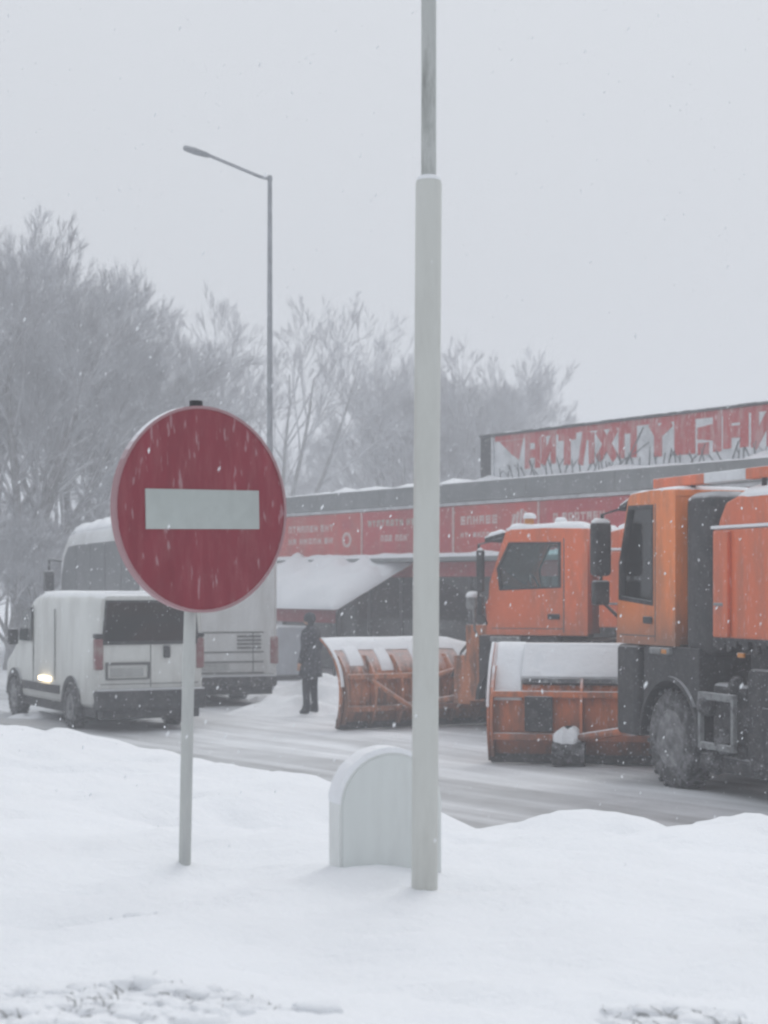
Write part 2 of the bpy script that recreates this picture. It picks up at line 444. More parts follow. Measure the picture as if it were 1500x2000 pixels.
CA = Vector((1.78, 8.3)); CT = Vector((-0.76, 0.65)); CN = Vector((0.65, 0.76))
CREST = [(-8, 1.12), (-0.6, 1.14), (-0.1, 1.15), (0.3, 1.12), (0.6, 1.015), (1.0, 1.10), (1.45, 1.035), (1.81, 0.95), (2.2, 0.97), (2.76, 1.12), (3.75, 1.145), (4.3, 1.17), (5.04, 1.27), (5.73, 1.27), (12, 1.2)]
def bank_z(x, y):
    p = Vector((x, y)) - CA
    t = p.dot(CT); s = p.dot(CN)
    s += 0.25 * noise.noise(Vector((t * 0.5, 7.7, 0)))
    plat = 1.288 + 0.035 * max(0, 5.4 - y) - 0.02 * max(0, x)
    z = plat + (lerp_table(CREST, t) - plat) * smooth(-3.2, -0.25, s)
    z += 0.05 * noise.noise(Vector((x * 1.0, y * 1.0, 2))) * smooth(1, -1, s) + 0.045 * noise.noise(Vector((x * 2.6, y * 2.6, 4))) + 0.02 * noise.noise(Vector((x * 6, y * 6, 24))) - 0.16 * max(0, noise.noise(Vector((x * 2.3, y * 3.6, 14))) - 0.26) * smooth(0.5, -0.5, s) + 0.013 * noise.noise(Vector((x * 9, y * 9, 6)))
    for ox, oy, rr, hh in ((-0.687, 6.13, 0.10, 0.022), (0.125, 5.6, 0.13, 0.028), (0.0, 5.93, 0.26, 0.02), (-0.05, 5.78, 0.12, 0.02)):
        d2 = ((x - ox) ** 2 + (y - oy) ** 2) / (rr * rr)
        if d2 < 9: z += hh * math.exp(-d2)
    f = smooth(0.0, 3.4, s)
    return z * (1 - f) + f * (-0.12)
bm = NB()
xs = [-13 + 0.075 * i for i in range(int(26 / 0.075) + 1)]; ys = [0.8 + 0.075 * j for j in range(int(19 / 0.075) + 1)]
grid = [[bm.verts.new((x, y, bank_z(x, y))) for y in ys] for x in xs]
for i in range(len(xs) - 1):
    for j in range(len(ys) - 1):
        bm.faces.new((grid[i][j], grid[i + 1][j], grid[i + 1][j + 1], grid[i][j + 1]))
structure(obj('snow_bank', bm, M['snow'], smooth_ang=180))

for (px, Y, rx, ry, h, sd_) in ((560, 31.2, 1.1, 0.8, 0.30, 1), (655, 34.8, 1.8, 1.2, 0.42, 2), (948, 30.6, 0.6, 0.6, 0.42, 3), (760, 35.8, 2.0, 1.0, 0.42, 4), (70, 30.0, 0.6, 0.3, 0.12, 5), (1010, 30.2, 0.9, 0.5, 0.22, 6)):
    bm = NB(); q_ = 30
    g_ = []
    for i in range(q_ + 1):
        col_ = []
        for j in range(q_ + 1):
            u_, v_ = -1.25 + 2.5 * i / q_, -1.25 + 2.5 * j / q_
            r_ = math.hypot(u_, v_) * (1 + 0.35 * noise.noise(Vector((u_ * 1.4 + sd_ * 9, v_ * 1.4, 0))))
            z_ = h * max(0, 1 - r_ * r_) ** 1.2 * (1 + 0.8 * noise.noise(Vector((u_ * 2.6, v_ * 2.6, sd_ * 5)))) + 0.05 * noise.noise(Vector((u_ * 7, v_ * 7, sd_))) * max(0, 1 - r_) - 0.035
            col_.append(bm.verts.new((u_ * rx, v_ * ry, z_)))
        g_.append(col_)
    for i in range(q_):
        for j in range(q_): bm.faces.new((g_[i][j], g_[i + 1][j], g_[i + 1][j + 1], g_[i][j + 1]))
    structure(obj('snow_heap', bm, M['snow'], loc=((px - 750) / FPX * Y, Y, 0), smooth_ang=180))

# ------------------------------------------------------------------ no-entry sign
sy = 6.13
sz = bank_z(-0.687, sy)
sg = thing('no_entry_sign', 'round red no entry sign with white bar on thin grey post in the snow', 'sign', (-0.687, sy, sz), 0)
LEAN = 0.028
def lean(z): return LEAN * (z)
ztop = HC + (HOR - 783) / FPX * sy - sz
bm = NB(); tube(bm, [(0, 0, -0.3), (lean(0.6), 0, 0.6), (lean(ztop), 0, ztop - 0.02)], 0.021, 14)
obj('post', bm, M['signpole'], sg, smooth_ang=40)
bm = NB(); tube(bm, [(lean(ztop), 0, ztop - 0.02), (lean(ztop), 0, ztop)], 0.023, 14)
obj('post_cap', bm, M['black'], sg)
YAW = R(40)
c = gp(395, 995, sy - 0.03)
RAD = 0.348
def disc(bm, r, y0, y1, n=64):
    prism(bm, [(r * math.cos(2 * math.pi * k / n), r * math.sin(2 * math.pi * k / n)) for k in range(n)], 'y', y0, y1)
    return bm
plc = (c.x + 0.687, c.y - sy, c.z - sz); plr = (0, R(-1.0), YAW)
bm = NB(); disc(bm, RAD, -0.004, 0.004)
plate = obj('sign_plate', bm, M['signback'], sg, plc, plr)
bm = NB(); disc(bm, RAD - 0.006, -0.0065, -0.0035)
obj('red_face', bm, M['signred'], plate)
bm = NB()
n = 64
ringplate(bm, [((RAD + 0.004) * math.cos(2 * math.pi * k / n), (RAD + 0.004) * math.sin(2 * math.pi * k / n)) for k in range(n)],
          [((RAD - 0.006) * math.cos(2 * math.pi * k / n), (RAD - 0.006) * math.sin(2 * math.pi * k / n)) for k in range(n)], 'y', -0.009, 0.018)
obj('rim', bm, M['signrim'], plate)
bm = NB(); box(bm, -0.232, 0.232, -0.0095, -0.006, -0.067, 0.067)
obj('white_bar', bm, M['signwhite'], plate)
for zz in (-0.2, 0.2):
    bm = NB(); box(bm, -0.06, 0.06, 0.004, 0.03, zz - 0.02, zz + 0.02, 0.004)
    obj('clamp', bm, M['signback'], plate)

# ------------------------------------------------------------------ white two-stage pole
py_ = 5.6
px_ = (828 - 750) / FPX * py_
pz = bank_z(px_, py_)
pp = thing('lamp_pole', 'tall off-white metal pole with thinner upper tube rising out of frame', 'pole', (px_, py_, pz))
z1 = HC + (HOR - 352) / FPX * py_ - pz
LX = 0.0095 / 1.4
bm = NB(); tube(bm, [(0, 0, -0.4), (LX * z1 * 0.5, 0, z1 * 0.5), (LX * z1, 0, z1 - 0.012), (LX * z1, 0, z1)], [0.041, 0.041, 0.041, 0.037], 32)
obj('lower_tube', bm, M['pole'], pp, smooth_ang=50)
bm = NB(); tube(bm, [(LX * z1, 0, z1 - 0.02), (LX * z1 + 0.002, 0, z1 + 4.2)], [0.0235, 0.021], 24)
obj('upper_tube', bm, M['pole_up'], pp, smooth_ang=50)
bm = NB(); lathe_n = 24
tube(bm, [(LX * z1, 0, z1 - 0.002), (LX * z1, 0, z1 + 0.008), (LX * z1, 0, z1 + 0.014)], [0.039, 0.036, 0.026], 24)
obj('snow_cap', bm, M['snow'], pp, smooth_ang=60)
bm = NB()
hd = LX * z1
tube(bm, [(hd + .002, 0, z1 + 4.15), (hd + .1, 0.02, z1 + 4.5), (hd + .6, 0.1, z1 + 4.62)], 0.02, 12); box(bm, hd + .6, hd + 1.1, 0.02, 0.2, z1 + 4.58, z1 + 4.68, 0.02)
obj('lamp_head', bm, M['lamp'], pp)

# ------------------------------------------------------------------ rounded cabinet behind the pole
by = 5.98
bxp = (753 - 750) / FPX * by
bz = HC + (HOR - 1698) / FPX * by
cb = thing('utility_cabinet', 'pale grey arch-topped cabinet half hidden behind the white pole', 'cabinet', (bxp, by, bz), R(20))
W2, HH = 0.180, 0.398
def arch(w, h, n=20):
    pts = [(-w, -0.12), (-w, h - w)]
    pts += [(-w * math.cos(math.pi * k / n), h - w + w * math.sin(math.pi * k / n)) for k in range(1, n)]
    return pts + [(w, h - w), (w, -0.12)]
bm = NB(); prism(bm, arch(W2, HH), 'y', -0.05, 0.055)
obj('shell', bm, M['cabinet_rim'], cb, smooth_ang=40)
bm = NB(); prism(bm, arch(W2 - 0.012, HH - 0.012), 'y', -0.056, -0.048)
fr = obj('front_panel', bm, M['cabinet'], cb)
bm = NB(); tube(bm, [(0.1, -0.056, 0.16), (0.1, -0.064, 0.16)], 0.012, 12)
obj('lock', bm, M['steel'], fr)
bm = NB(); nn = 26
rings = []
for k in range(nn + 1):
    a = math.pi * (0.02 + 0.8 * k / nn)
    t = 0.012 * math.sin(math.pi * min(1, max(0, k / nn))) ** 0.5 * (1 + 0.4 * noise.noise(Vector((k * 0.5, 0, 0)))) + 0.003
    ring = []
    for r_, y_ in ((W2 - 0.004, -0.052), (W2 + t * 0.9, -0.045), (W2 + t, 0.0), (W2 + t * 0.9, 0.05), (W2 - 0.004, 0.053)):
        ring.append(bm.verts.new((-r_ * math.cos(a), y_, HH - W2 + r_ * math.sin(a))))
    rings.append(ring)
for a, b in zip(rings, rings[1:]):
    for k in range(5): bm.faces.new((a[k], a[(k + 1) % 5], b[(k + 1) % 5], b[k]))
bm.faces.new(rings[0]); bm.faces.new(rings[-1][::-1])
obj('snow_cap', bm, M['snow'], cb, smooth_ang=60)

# ------------------------------------------------------------------ wheels
def wheel_meshes(r, w):
    bm = NB()
    lathe_x(bm, [(-w / 2 + .02, r * 0.56), (-w / 2, r * 0.64), (-w / 2 + 0.005, r * 0.86), (-w / 2 + 0.03, r * 0.97), (-w / 2 + 0.06, r), (w / 2 - 0.06, r), (w / 2 - 0.03, r * 0.97), (w / 2, r * 0.86), (w / 2, r * 0.64), (w / 2 - .02, r * 0.56)], 40)
    nb = 26
    for k in range(nb):
        a = 2 * math.pi * k / nb
        mtx = Matrix.Rotation(a, 4, 'X') @ Matrix.Translation((0, 0, r))
        bmesh.ops.create_cube(bm, size=1, matrix=mtx @ Matrix.Diagonal((w * 0.9, r * 0.09, r * 0.05, 1)))
    bmesh.ops.recalc_face_normals(bm, faces=bm.faces)
    ty = bpy.data.meshes.new('tyre'); bm.to_mesh(ty); bm.free(); ty.materials.append(M['tyre'])
    bm = NB()
    lathe_x(bm, [(-w / 2 + 0.015, r * 0.60), (-w / 2 + 0.005, r * 0.57), (-w / 2 + 0.05, r * 0.5), (-w / 2 + 0.10, r * 0.36), (-w / 2 + 0.06, r * 0.27), (-w / 2 + 0.02, r * 0.22), (-w / 2 - 0.01, r * 0.14)], 32)
    for k in range(10):
        a = 2 * math.pi * k / 10
        mtx = Matrix.Rotation(a, 4, 'X') @ Matrix.Translation((-w / 2 + 0.05, 0, r * 0.31))
        bmesh.ops.create_cone(bm, segments=6, radius1=r * 0.03, radius2=r * 0.03, depth=0.05, cap_ends=True, matrix=mtx @ Matrix.Rotation(R(90), 4, 'Y'))
    bmesh.ops.recalc_face_normals(bm, faces=bm.faces)
    rm = bpy.data.meshes.new('rim'); bm.to_mesh(rm); bm.free(); rm.materials.append(M['rim'])
    for me in (ty, rm):
        for p in me.polygons: p.use_smooth = True
        me.set_sharp_from_angle(angle=R(40))
    return ty, rm

def add_wheel(parent, meshes, x, y, r):
    h = link('wheel', meshes[0], None, parent, (x, y, r), (random.random() * 6, 0, 0 if x < 0 else math.pi))
    link('rim', meshes[1], None, h)
    return h

# ------------------------------------------------------------------ snowplough trucks
def plough(parent, cx, cy, yaw, width, height, paint, snowy, curl=0.42, braces=True, nrib=7):
    """curved blade seen from behind; u runs left to right, f forward"""
    prof = [(0.02, 0.03), (-0.08, 0.25), (-0.12, 0.5), (-0.10, 0.72), (0.0, 0.95), (curl * 0.43, 1.18), (curl, 1.36)]
    k = height / 1.36
    prof = [(f * k, z * k) for f, z in prof]
    # refine the profile
    def cat(i, t):
        P = [prof[max(0, min(len(prof) - 1, i + q))] for q in (-1, 0, 1, 2)]
        return tuple(0.5 * ((2 * P[1][a]) + (-P[0][a] + P[2][a]) * t + (2 * P[0][a] - 5 * P[1][a] + 4 * P[2][a] - P[3][a]) * t * t + (-P[0][a] + 3 * P[1][a] - 3 * P[2][a] + P[3][a]) * t ** 3) for a in (0, 1))
    fine = [cat(i, s / 3) for i in range(len(prof) - 1) for s in range(3)] + [prof[-1]]
    mtx = Matrix.Translation((cx, cy, 0)) @ Matrix.Rotation(yaw, 4, 'Z')
    loc, rz = (cx, cy, 0), (0, 0, yaw)
    hw = width / 2
    bm = NB()
    us = [-hw + width * i / 24 for i in range(25)]
    def surf(off, u0=0, zs=1.0):
        return [[bm.verts.new((u, f - off, z * (1 - 0.10 * smooth(hw * 0.4, hw, u)) * zs)) for f, z in fine] for u in us]
    A = surf(0.0); B = surf(0.035)
    n1 = len(fine)
    for i in range(24):
        for j in range(n1 - 1):
            bm.faces.new((A[i][j], A[i + 1][j], A[i + 1][j + 1], A[i][j + 1])); bm.faces.new((B[i][j], B[i][j + 1], B[i + 1][j + 1], B[i + 1][j]))
        bm.faces.new((A[i][0], B[i][0], B[i + 1][0], A[i + 1][0])); bm.faces.new((A[i][-1], A[i + 1][-1], B[i + 1][-1], B[i][-1]))
    for q in (0, 24):
        for j in range(n1 - 1): bm.faces.new((A[q][j], A[q][j + 1], B[q][j + 1], B[q][j]))
    blade = obj('plough_blade', bm, paint, parent, loc, rz, 50)
    # back ribs and frame
    for q in range(nrib):
        u = -hw + 0.04 + (width - 0.08) * q / (nrib - 1)
        bm = NB()
        pts = [(f - 0.03, z) for f, z in fine[1:15]]
        outer = [(f - 0.14 - 0.05 * math.sin(math.pi * i / 13), z) for i, (f, z) in enumerate(pts)]
        prism(bm, pts + outer[::-1], 'x', u - 0.018, u + 0.018)
        obj('rib', bm, paint, blade)
    for z_, f_, h_ in ((0.32 * k, -0.2, 0.09), (0.80 * k, -0.2, 0.08)):
        bm = NB(); box(bm, -hw + 0.05, hw - 0.05, f_ - 0.09, f_ + 0.03, z_ - h_ / 2, z_ + h_ / 2, 0.012)
        obj('cross_beam', bm, paint, blade)
    for sgn in (-1, 1) if braces else ():
        bm = NB(); tube(bm, [(sgn * hw * 0.72, -0.25, 0.78 * k), (sgn * hw * 0.25, -0.55, 0.30)], 0.035, 8)
        obj('brace', bm, paint, blade)
    # end plates with snow on their edges
    for sgn in (-1, 1):
        bm = NB(); pts = fine; outer = [(f - 0.09, z) for f, z in fine]
        prism(bm, pts + outer[::-1], 'x', sgn * (hw + 0.002), sgn * (hw + 0.03))
        obj('end_plate', bm, paint, blade)
        bm = NB(); up = fine[8:]
        prism(bm, [(f - 0.088, z + 0.004) for f, z in up] + [(f - 0.13, z + 0.012) for f, z in up][::-1], 'x', sgn * (hw + 0.0), sgn * (hw + 0.034))
        obj('snow_edge', bm, M['snow'], blade)
    # worn cutting edge
    bm = NB(); box(bm, -hw, hw, -0.06, 0.05, 0.012, 0.16 * k, 0.008)
    obj('cutting_edge', bm, M['dark'], blade)
    # snow lying on the back of the curl
    for (u0, u1, j0, th) in snowy:
        bm = NB(); mm = 30
        up = fine[j0:]
        T = []
        for i in range(mm + 1):
            u = u0 + (u1 - u0) * i / mm
            row = []
            for j, (f, z) in enumerate(up):
                e = min(1, min(i, mm - i) / 1.5 + 0.1) * min(1, min(j, len(up) - 1 - j) / 1.0 + 0.25)
                t = th * e * (0.7 + 0.6 * noise.noise(Vector((u * 2.2, j * 0.35, cx)))) + 0.004
                zz = z * (1 - 0.10 * smooth(hw * 0.4, hw, u))
                row.append((bm.verts.new((u, f - 0.036 - t * 0.75, zz + t * 0.66)), bm.verts.new((u, f - 0.02, zz - 0.0))))
            T.append(row)
        L_ = len(up)
        for i in range(mm):
            for j in range(L_ - 1):
                bm.faces.new((T[i][j][0], T[i + 1][j][0], T[i + 1][j + 1][0], T[i][j + 1][0]))
            for j in (0, L_ - 1): bm.faces.new((T[i][j][0], T[i][j][1], T[i + 1][j][1], T[i + 1][j][0]))
        for i in (0, mm):
            for j in range(L_ - 1): bm.faces.new((T[i][j][0], T[i][j + 1][0], T[i][j + 1][1], T[i][j][1]))
        obj('snow_cover', bm, M['snow'], blade, smooth_ang=70)
    # marker flags and the hitch back to the truck
    bm = NB()
    for sgn in (-1, 1):
        p0 = mtx @ Vector((sgn * hw * 0.45, -0.22, 0.32))
        tube(bm, [p0, (sgn * 0.35, -0.1, 0.62)], 0.05, 8)
    p0 = mtx @ Vector((0, -0.2, 0.75 * k)); tube(bm, [p0, (0, -0.05, 1.15)], 0.04, 8)
    box(bm, -0.55, 0.55, -0.25, 0.02, 0.5, 1.25, 0.03)
    obj('plough_hitch', bm, paint, parent)
    return blade


def truck(name, label, loc, rz, paint, cab_len, z_bot, z_roof, win, axles, hopper_y, wheel_r, snow_h, beacons=True, intake=True, ms=1.0):
    t = thing(name, label, 'truck', loc, rz)
    HW = 1.2
    # cab shell: roof, back wall, front, floor
    cab = NB()
    zb, zr = z_bot, z_roof
    box(cab, -HW + 0.07, HW - 0.07, -cab_len + 0.02, -0.05, zb, zb + 0.06)
    box(cab, -HW + 0.062, HW - 0.062, -cab_len + 0.005, -cab_len + 0.06, zb + 0.06, zr - 0.05)
    prism(cab, [(-0.07, zb), (-0.02, zb + 0.02), (0.01, zb + 0.45), (-0.035, zb + 0.52), (-0.09, zb + 0.52), (-0.07, zb + 0.45)], 'x', -HW + 0.062, HW - 0.062)
    prism(cab, [(-cab_len - 0.01, zr - 0.06), (-0.34, zr - 0.05), (-0.30, zr - 0.02), (-0.4, zr + 0.025), (-cab_len * 0.6, zr + 0.04), (-cab_len - 0.01, zr + 0.03)], 'x', -HW + 0.002, HW - 0.002, 0.02)
    cabo = obj('cab', cab, paint, t)
    # doors with window openings
    for sgn in (-1, 1):
        outer = [(-0.02, zb - 0.02), (-cab_len, zb - 0.02), (-cab_len, zr - 0.03), (-0.32, zr - 0.03), (-0.075, (zb + zr) / 2)]
        bm = NB(); ringplate(bm, outer, win, 'x', sgn * HW, sgn * (HW - 0.06))
        es = [e for e in bm.edges if abs(e.verts[0].co.x - sgn * HW) < 1e-4 and abs(e.verts[1].co.x - sgn * HW) < 1e-4 and len(e.link_faces) == 2 and e.calc_face_angle(0) > 1]
        bmesh.ops.bevel(bm, geom=es, offset=0.015, segments=2, affect='EDGES')
        d = obj('door', bm, paint, t)
        bm = NB(); prism(bm, win, 'x', sgn * (HW - 0.035), sgn * (HW - 0.042))
        obj('window_pane', bm, M['glass'], d)
        cxm = sum(p[0] for p in win) / 5; czm = sum(p[1] for p in win) / 5
        grow = [(cxm + (p[0] - cxm) * 1.035, czm + (p[1] - czm) * 1.035) for p in win]
        shr = [(cxm + (p[0] - cxm) * 0.95, czm + (p[1] - czm) * 0.95) for p in win]
        bm = NB(); ringplate(bm, grow, shr, 'x', sgn * (HW + 0.006), sgn * (HW - 0.045))
        obj('window_seal', bm, M['black'], d)
        bm = NB()
        yb = win[1][0] - 0.06
        for (y0, z0_, y1, z1_) in ((yb, zb + 0.03, yb, zr - 0.12), (-0.12, zb + 0.08, yb, zb + 0.08)):
            box(bm, sgn * HW, sgn * (HW + 0.003), min(y0, y1) - 0.008, max(y0, y1) + 0.008, min(z0_, z1_) - 0.006, max(z0_, z1_) + 0.006)
        obj('door_gap', bm, M['seam'], d)
        bm = NB(); box(bm, sgn * (HW + 0.002), sgn * (HW + 0.035), yb + 0.06, yb + 0.24, zb + 0.22, zb + 0.30, 0.01)
        obj('door_handle', bm, M['black'], d)
        # mirrors
        bm = NB()
        mx0, mx1 = sgn * (HW + 0.05), sgn * (HW + 0.05 + 0.24 * ms)
        box(bm, min(mx0, mx1), max(mx0, mx1), -0.02, 0.02 + 0.10 * ms, zr - 0.92, zr - 0.28, 0.05 * ms, 3)
        box(bm, min(mx0, mx1) + 0.02, max(mx0, mx1) - 0.02, -0.01, 0.02 + 0.09 * ms, zr - 1.26, zr - 0.97, 0.035 * ms, 3)
        tube(bm, [(sgn * (HW - 0.02), -0.25, zr - 0.12), (sgn * (HW + 0.15), 0.05, zr - 0.2), (sgn * (HW + 0.17), 0.05, zr - 1.2), (sgn * (HW - 0.02), -0.03, zr - 1.4)], 0.022, 8)
        mi = obj('mirror', bm, M['black'], t)
        bm = NB(); snow_slab(bm, min(mx0, mx1) + 0.02, max(mx0, mx1) - 0.02, 0.0, 0.01 + 0.09 * ms, lambda x, y: zr - 0.285, 0.05, 8, 5, 1.0, 0.04)
        obj('snow_cap', bm, M['snow'], mi, smooth_ang=70)
    # windscreen
    bm = NB(); prism(bm, [(-0.045, zb + 0.52), (-0.06, zb + 0.52), (-0.34, zr - 0.05), (-0.325, zr - 0.05)], 'x', -HW + 0.064, HW - 0.064)
    obj('windscreen', bm, M['glass'], t)
    bm = NB(); prism(bm, [(-0.28, zr - 0.08), (-0.28, zr - 0.02), (0.02, zr - 0.10), (0.02, zr - 0.16)], 'x', -HW + 0.05, HW - 0.05, 0.01)
    v = obj('sun_visor', bm, M['black'], t)
    bm = NB(); snow_slab(bm, -HW + 0.06, HW - 0.06, -0.26, 0.015, lambda x, y: zr - 0.022 - (y + 0.28) * 0.26, 0.09, 24, 6, 2.0, 0.05)
    obj('snow_cap', bm, M['snow'], v, smooth_ang=70)
    bm = NB(); snow_slab(bm, -HW + 0.03, HW - 0.03, -cab_len + 0.02, -0.33, lambda x, y: zr + (0.022 if y > -0.42 else 0.032), snow_h, 26, 16, 3.0 + loc[0], 0.10)
    obj('roof_snow', bm, M['snow'], t, smooth_ang=70)
    for sgn in (-1, 1) if beacons else ():
        bm = NB(); tube(bm, [(sgn * 0.95, -0.62, zr + 0.05), (sgn * 0.95, -0.62, zr + 0.2), (sgn * 0.95, -0.62, zr + 0.23)], [0.075, 0.07, 0.03], 14)
        bc = obj('beacon', bm, M['beacon'], t, smooth_ang=50)
        bm = NB(); lump(bm, sgn * 0.95, -0.62, zr + 0.19, 0.10, 0.10, 0.09, 14, 4)
        obj('snow_cap', bm, M['snow'], bc, smooth_ang=70)
    # seats and a wheel inside the cab
    for s in (-0.55, 0.55):
        bm = NB(); box(bm, s - 0.25, s + 0.25, -cab_len + 0.35, -cab_len + 0.85, zb + 0.35, zb + 0.5, 0.04)
        box(bm, s - 0.24, s + 0.24, -cab_len + 0.2, -cab_len + 0.36, zb + 0.4, zb + 1.2, 0.05)
        box(bm, s - 0.13, s + 0.13, -cab_len + 0.22, -cab_len + 0.32, zb + 1.2, zb + 1.38, 0.03)
        obj('seat', bm, M['seat'], t)
    bm = NB(); box(bm, -HW + 0.08, HW - 0.08, -0.5, -0.1, zb + 0.06, zb + 0.5, 0.04)
    obj('dashboard', bm, M['seat'], t)
    bm = NB()
    tube(bm, [(-0.55 + 0.21 * math.cos(a), -0.62 + 0.08 * math.sin(a), zb + 0.68 + 0.2 * math.sin(a)) for a in [2 * math.pi * k / 20 for k in range(21)]], 0.016, 6, False)
    obj('steering_wheel', bm, M['black'], t)
    # bumper, steps, arches
    bm = NB(); box(bm, -HW + 0.02, HW - 0.02, -0.5, 0.03, 0.5, zb - 0.03, 0.06, 3)
    obj('bumper', bm, M['black'], t)
    wm = wheel_meshes(wheel_r, 0.32)
    wmr = wm
    for a in axles:
        for sgn in (-1, 1): add_wheel(t, wm, sgn * (HW - 0.17), a, wheel_r)
    ya = axles[0]
    for sgn in (-1, 1):
        bm = NB()
        rr, n = wheel_r + 0.10, 16
        o_ = [(ya + (rr + 0.05) * math.cos(math.pi * k / n), wheel_r + (rr + 0.05) * math.sin(math.pi * k / n)) for k in range(n + 1)]
        i_ = [(ya + rr * math.cos(math.pi * k / n), wheel_r + rr * math.sin(math.pi * k / n)) for k in range(n + 1)]
        prism(bm, o_ + i_[::-1], 'x', sgn * (HW + 0.01), sgn * (HW - 0.45))
        # infill between arch and cab floor
        top = [(ya + (rr + 0.05) * math.cos(math.pi * k / n), wheel_r + (rr + 0.05) * math.sin(math.pi * k / n)) for k in range(2, n - 1)]
        prism(bm, [(top[0][0], zb - 0.03)] + top + [(top[-1][0], zb - 0.03)], 'x', sgn * (HW - 0.03), sgn * (HW - 0.42))
        obj('wheel_arch', bm, M['black'], t)
        bm = NB(); box(bm, sgn * (HW - 0.05), sgn * (HW + 0.03), ya - 0.05, ya + 0.42, zb - 0.12, zb - 0.04, 0.02)
        obj('side_trim', bm, M['steel'], t)
    bm = NB()
    end = axles[-1] - 0.9
    for s in (-0.42, 0.42): box(bm, s - 0.05, s + 0.05, end, -0.3, 0.78, 1.05)
    for y in [-0.6 + (end + 0.8) * k / 6 for k in range(7)]: box(bm, -0.37, 0.37, y - 0.05, y + 0.05, 0.82, 1.0)
    for a in axles: tube(bm, [(-HW + 0.3, a, wheel_r), (HW - 0.3, a, wheel_r)], 0.09, 8); tube(bm, [(-0.2, a, wheel_r), (0.2, a, wheel_r)], 0.22, 10)
    box(bm, -0.7, 0.7, -1.7, -0.4, 0.75, zb - 0.1, 0.03)
    obj('chassis', bm, M['dark'], t)
    # side tank and ladder step
    for sgn in (-1, 1):
        bm = NB(); x0, x1 = sgn * (HW - 0.1), sgn * (HW - 0.65)
        box(bm, min(x0, x1), max(x0, x1), ya - 1.5, ya - 0.78, 0.55, 1.2, 0.06, 3)
        obj('fuel_tank', bm, M['dark'], t)
        bm = NB(); xa, xb = sgn * (HW - 0.05), sgn * (HW + 0.01)
        y0, y1 = ya - 1.36, ya - 0.72
        x0, x1 = min(xa, xb), max(xa, xb)
        box(bm, x0, x1, y0, y1, 1.02, 1.10, 0.01); box(bm, x0, x1, y0, y1, 0.50, 0.57, 0.01)
        box(bm, x0, x1, y0 - 0.05, y0 + 0.002, 0.50, 1.10, 0.01); box(bm, x0, x1, y1 - 0.002, y1 + 0.05, 0.50, 1.10, 0.01)
        obj('step_frame', bm, M['steel'], t)
        if not intake: continue
        bm = NB()
        box(bm, min(sgn * 0.6, sgn * 1.16), max(sgn * 0.6, sgn * 1.16), hopper_y + 0.12, -cab_len - 0.1, zb - 0.1, zr - 0.02, 0.14, 4)
        obj('air_intake', bm, M['black'], t, smooth_ang=40)
    # hopper body
    hy0, hy1 = hopper_y, axles[-1] - 0.75
    zh0, zl, zt = zb + 0.10, zb + 1.24, zb + 1.58
    bm = NB()
    prism(bm, [(-HW - 0.02, zh0), (HW + 0.02, zh0), (HW + 0.02, zl), (-HW - 0.02, zl)], 'y', hy1, hy0, 0.03)
    hop = obj('hopper', bm, M['orange_red'], t)
    bm = NB()
    prism(bm, [(hy1 + 0.02, zl - 0.01), (hy0 + 0.015, zl - 0.01), (hy0 - 0.02, zl + 0.1), (hy0 - 0.16, zt - 0.06), (hy0 - 0.4, zt), (hy1 + 0.02, zt)], 'x', -HW + 0.05, HW - 0.05, 0.03)
    obj('hopper_top', bm, M['orange_red'], hop)
    bm = NB(); snow_slab(bm, -HW + 0.06, HW - 0.06, hy1 + 0.03, hy0 - 0.2, lambda x, y: zt - 0.01 + (0 if y < hy0 - 0.4 else -0.06), 0.16, 20, 36, 5.0, 0.2)
    obj('hopper_snow', bm, M['snow'], hop, smooth_ang=70)
    for sgn in (-1, 1):
        bm = NB(); x0, x1 = sorted((sgn * (HW - 0.03), sgn * (HW + 0.035)))
        box(bm, x0, x1, hy1, hy0 + 0.01, zl + 0.002, zl + 0.035, 0.008)
        obj('ledge_snow', bm, M['snow'], hop)
        for q in range(5):
            y = hy0 - 0.35 - (hy0 - hy1 - 0.6) * q / 4
            bm = NB(); x0, x1 = sorted((sgn * (HW + 0.021), sgn * (HW + 0.07)))
            box(bm, x0, x1, y - 0.045, y + 0.045, zh0 + 0.02, zl - 0.03, 0.01)
            obj('stiffener', bm, M['orange_red'], hop)
        bm = NB(); x0, x1 = sorted((sgn * (HW + 0.022), sgn * (HW + 0.05)))
        box(bm, x0, x1, hy0 - 0.29, hy0 - 0.08, zh0 + 0.34, zh0 + 0.37, 0.006)
        obj('latch', bm, M['steel'], hop)
        # ragged frozen dirt hanging on the lower rim, mudguards
        bm = NB(); rnd = random.Random(5)
        y = hy0 - 0.02
        while y > hy1:
            h = rnd.uniform(0.02, 0.14); wd = rnd.uniform(0.03, 0.08)
            x0, x1 = sorted((sgn * (HW - 0.04), sgn * (HW + 0.015)))
            box(bm, x0, x1, y - wd, y, zh0 - h, zh0 + 0.01); y -= wd
        obj('dirt_fringe', bm, M['dark'], hop)
        for a in axles[1:]:
            bm = NB(); rr, n = wheel_r + 0.06, 12
            o_ = [(a + (rr + 0.03) * math.cos(math.pi * k / n), wheel_r + (rr + 0.03) * math.sin(math.pi * k / n)) for k in range(1, n)]
            i_ = [(a + rr * math.cos(math.pi * k / n), wheel_r + rr * math.sin(math.pi * k / n)) for k in range(1, n)]
            prism(bm, o_ + i_[::-1], 'x', sgn * HW, sgn * (HW - 0.4))
            obj('mudguard', bm, M['black'], t)
        bm = NB()
        x0, x1 = sorted((sgn * (HW - 0.25), sgn * (HW - 0.15)))
        box(bm, x0, x1, hy1, ya - 1.5, zb - 0.35, zh0 - 0.02)
        obj('sub_frame', bm, M['dark'], t)
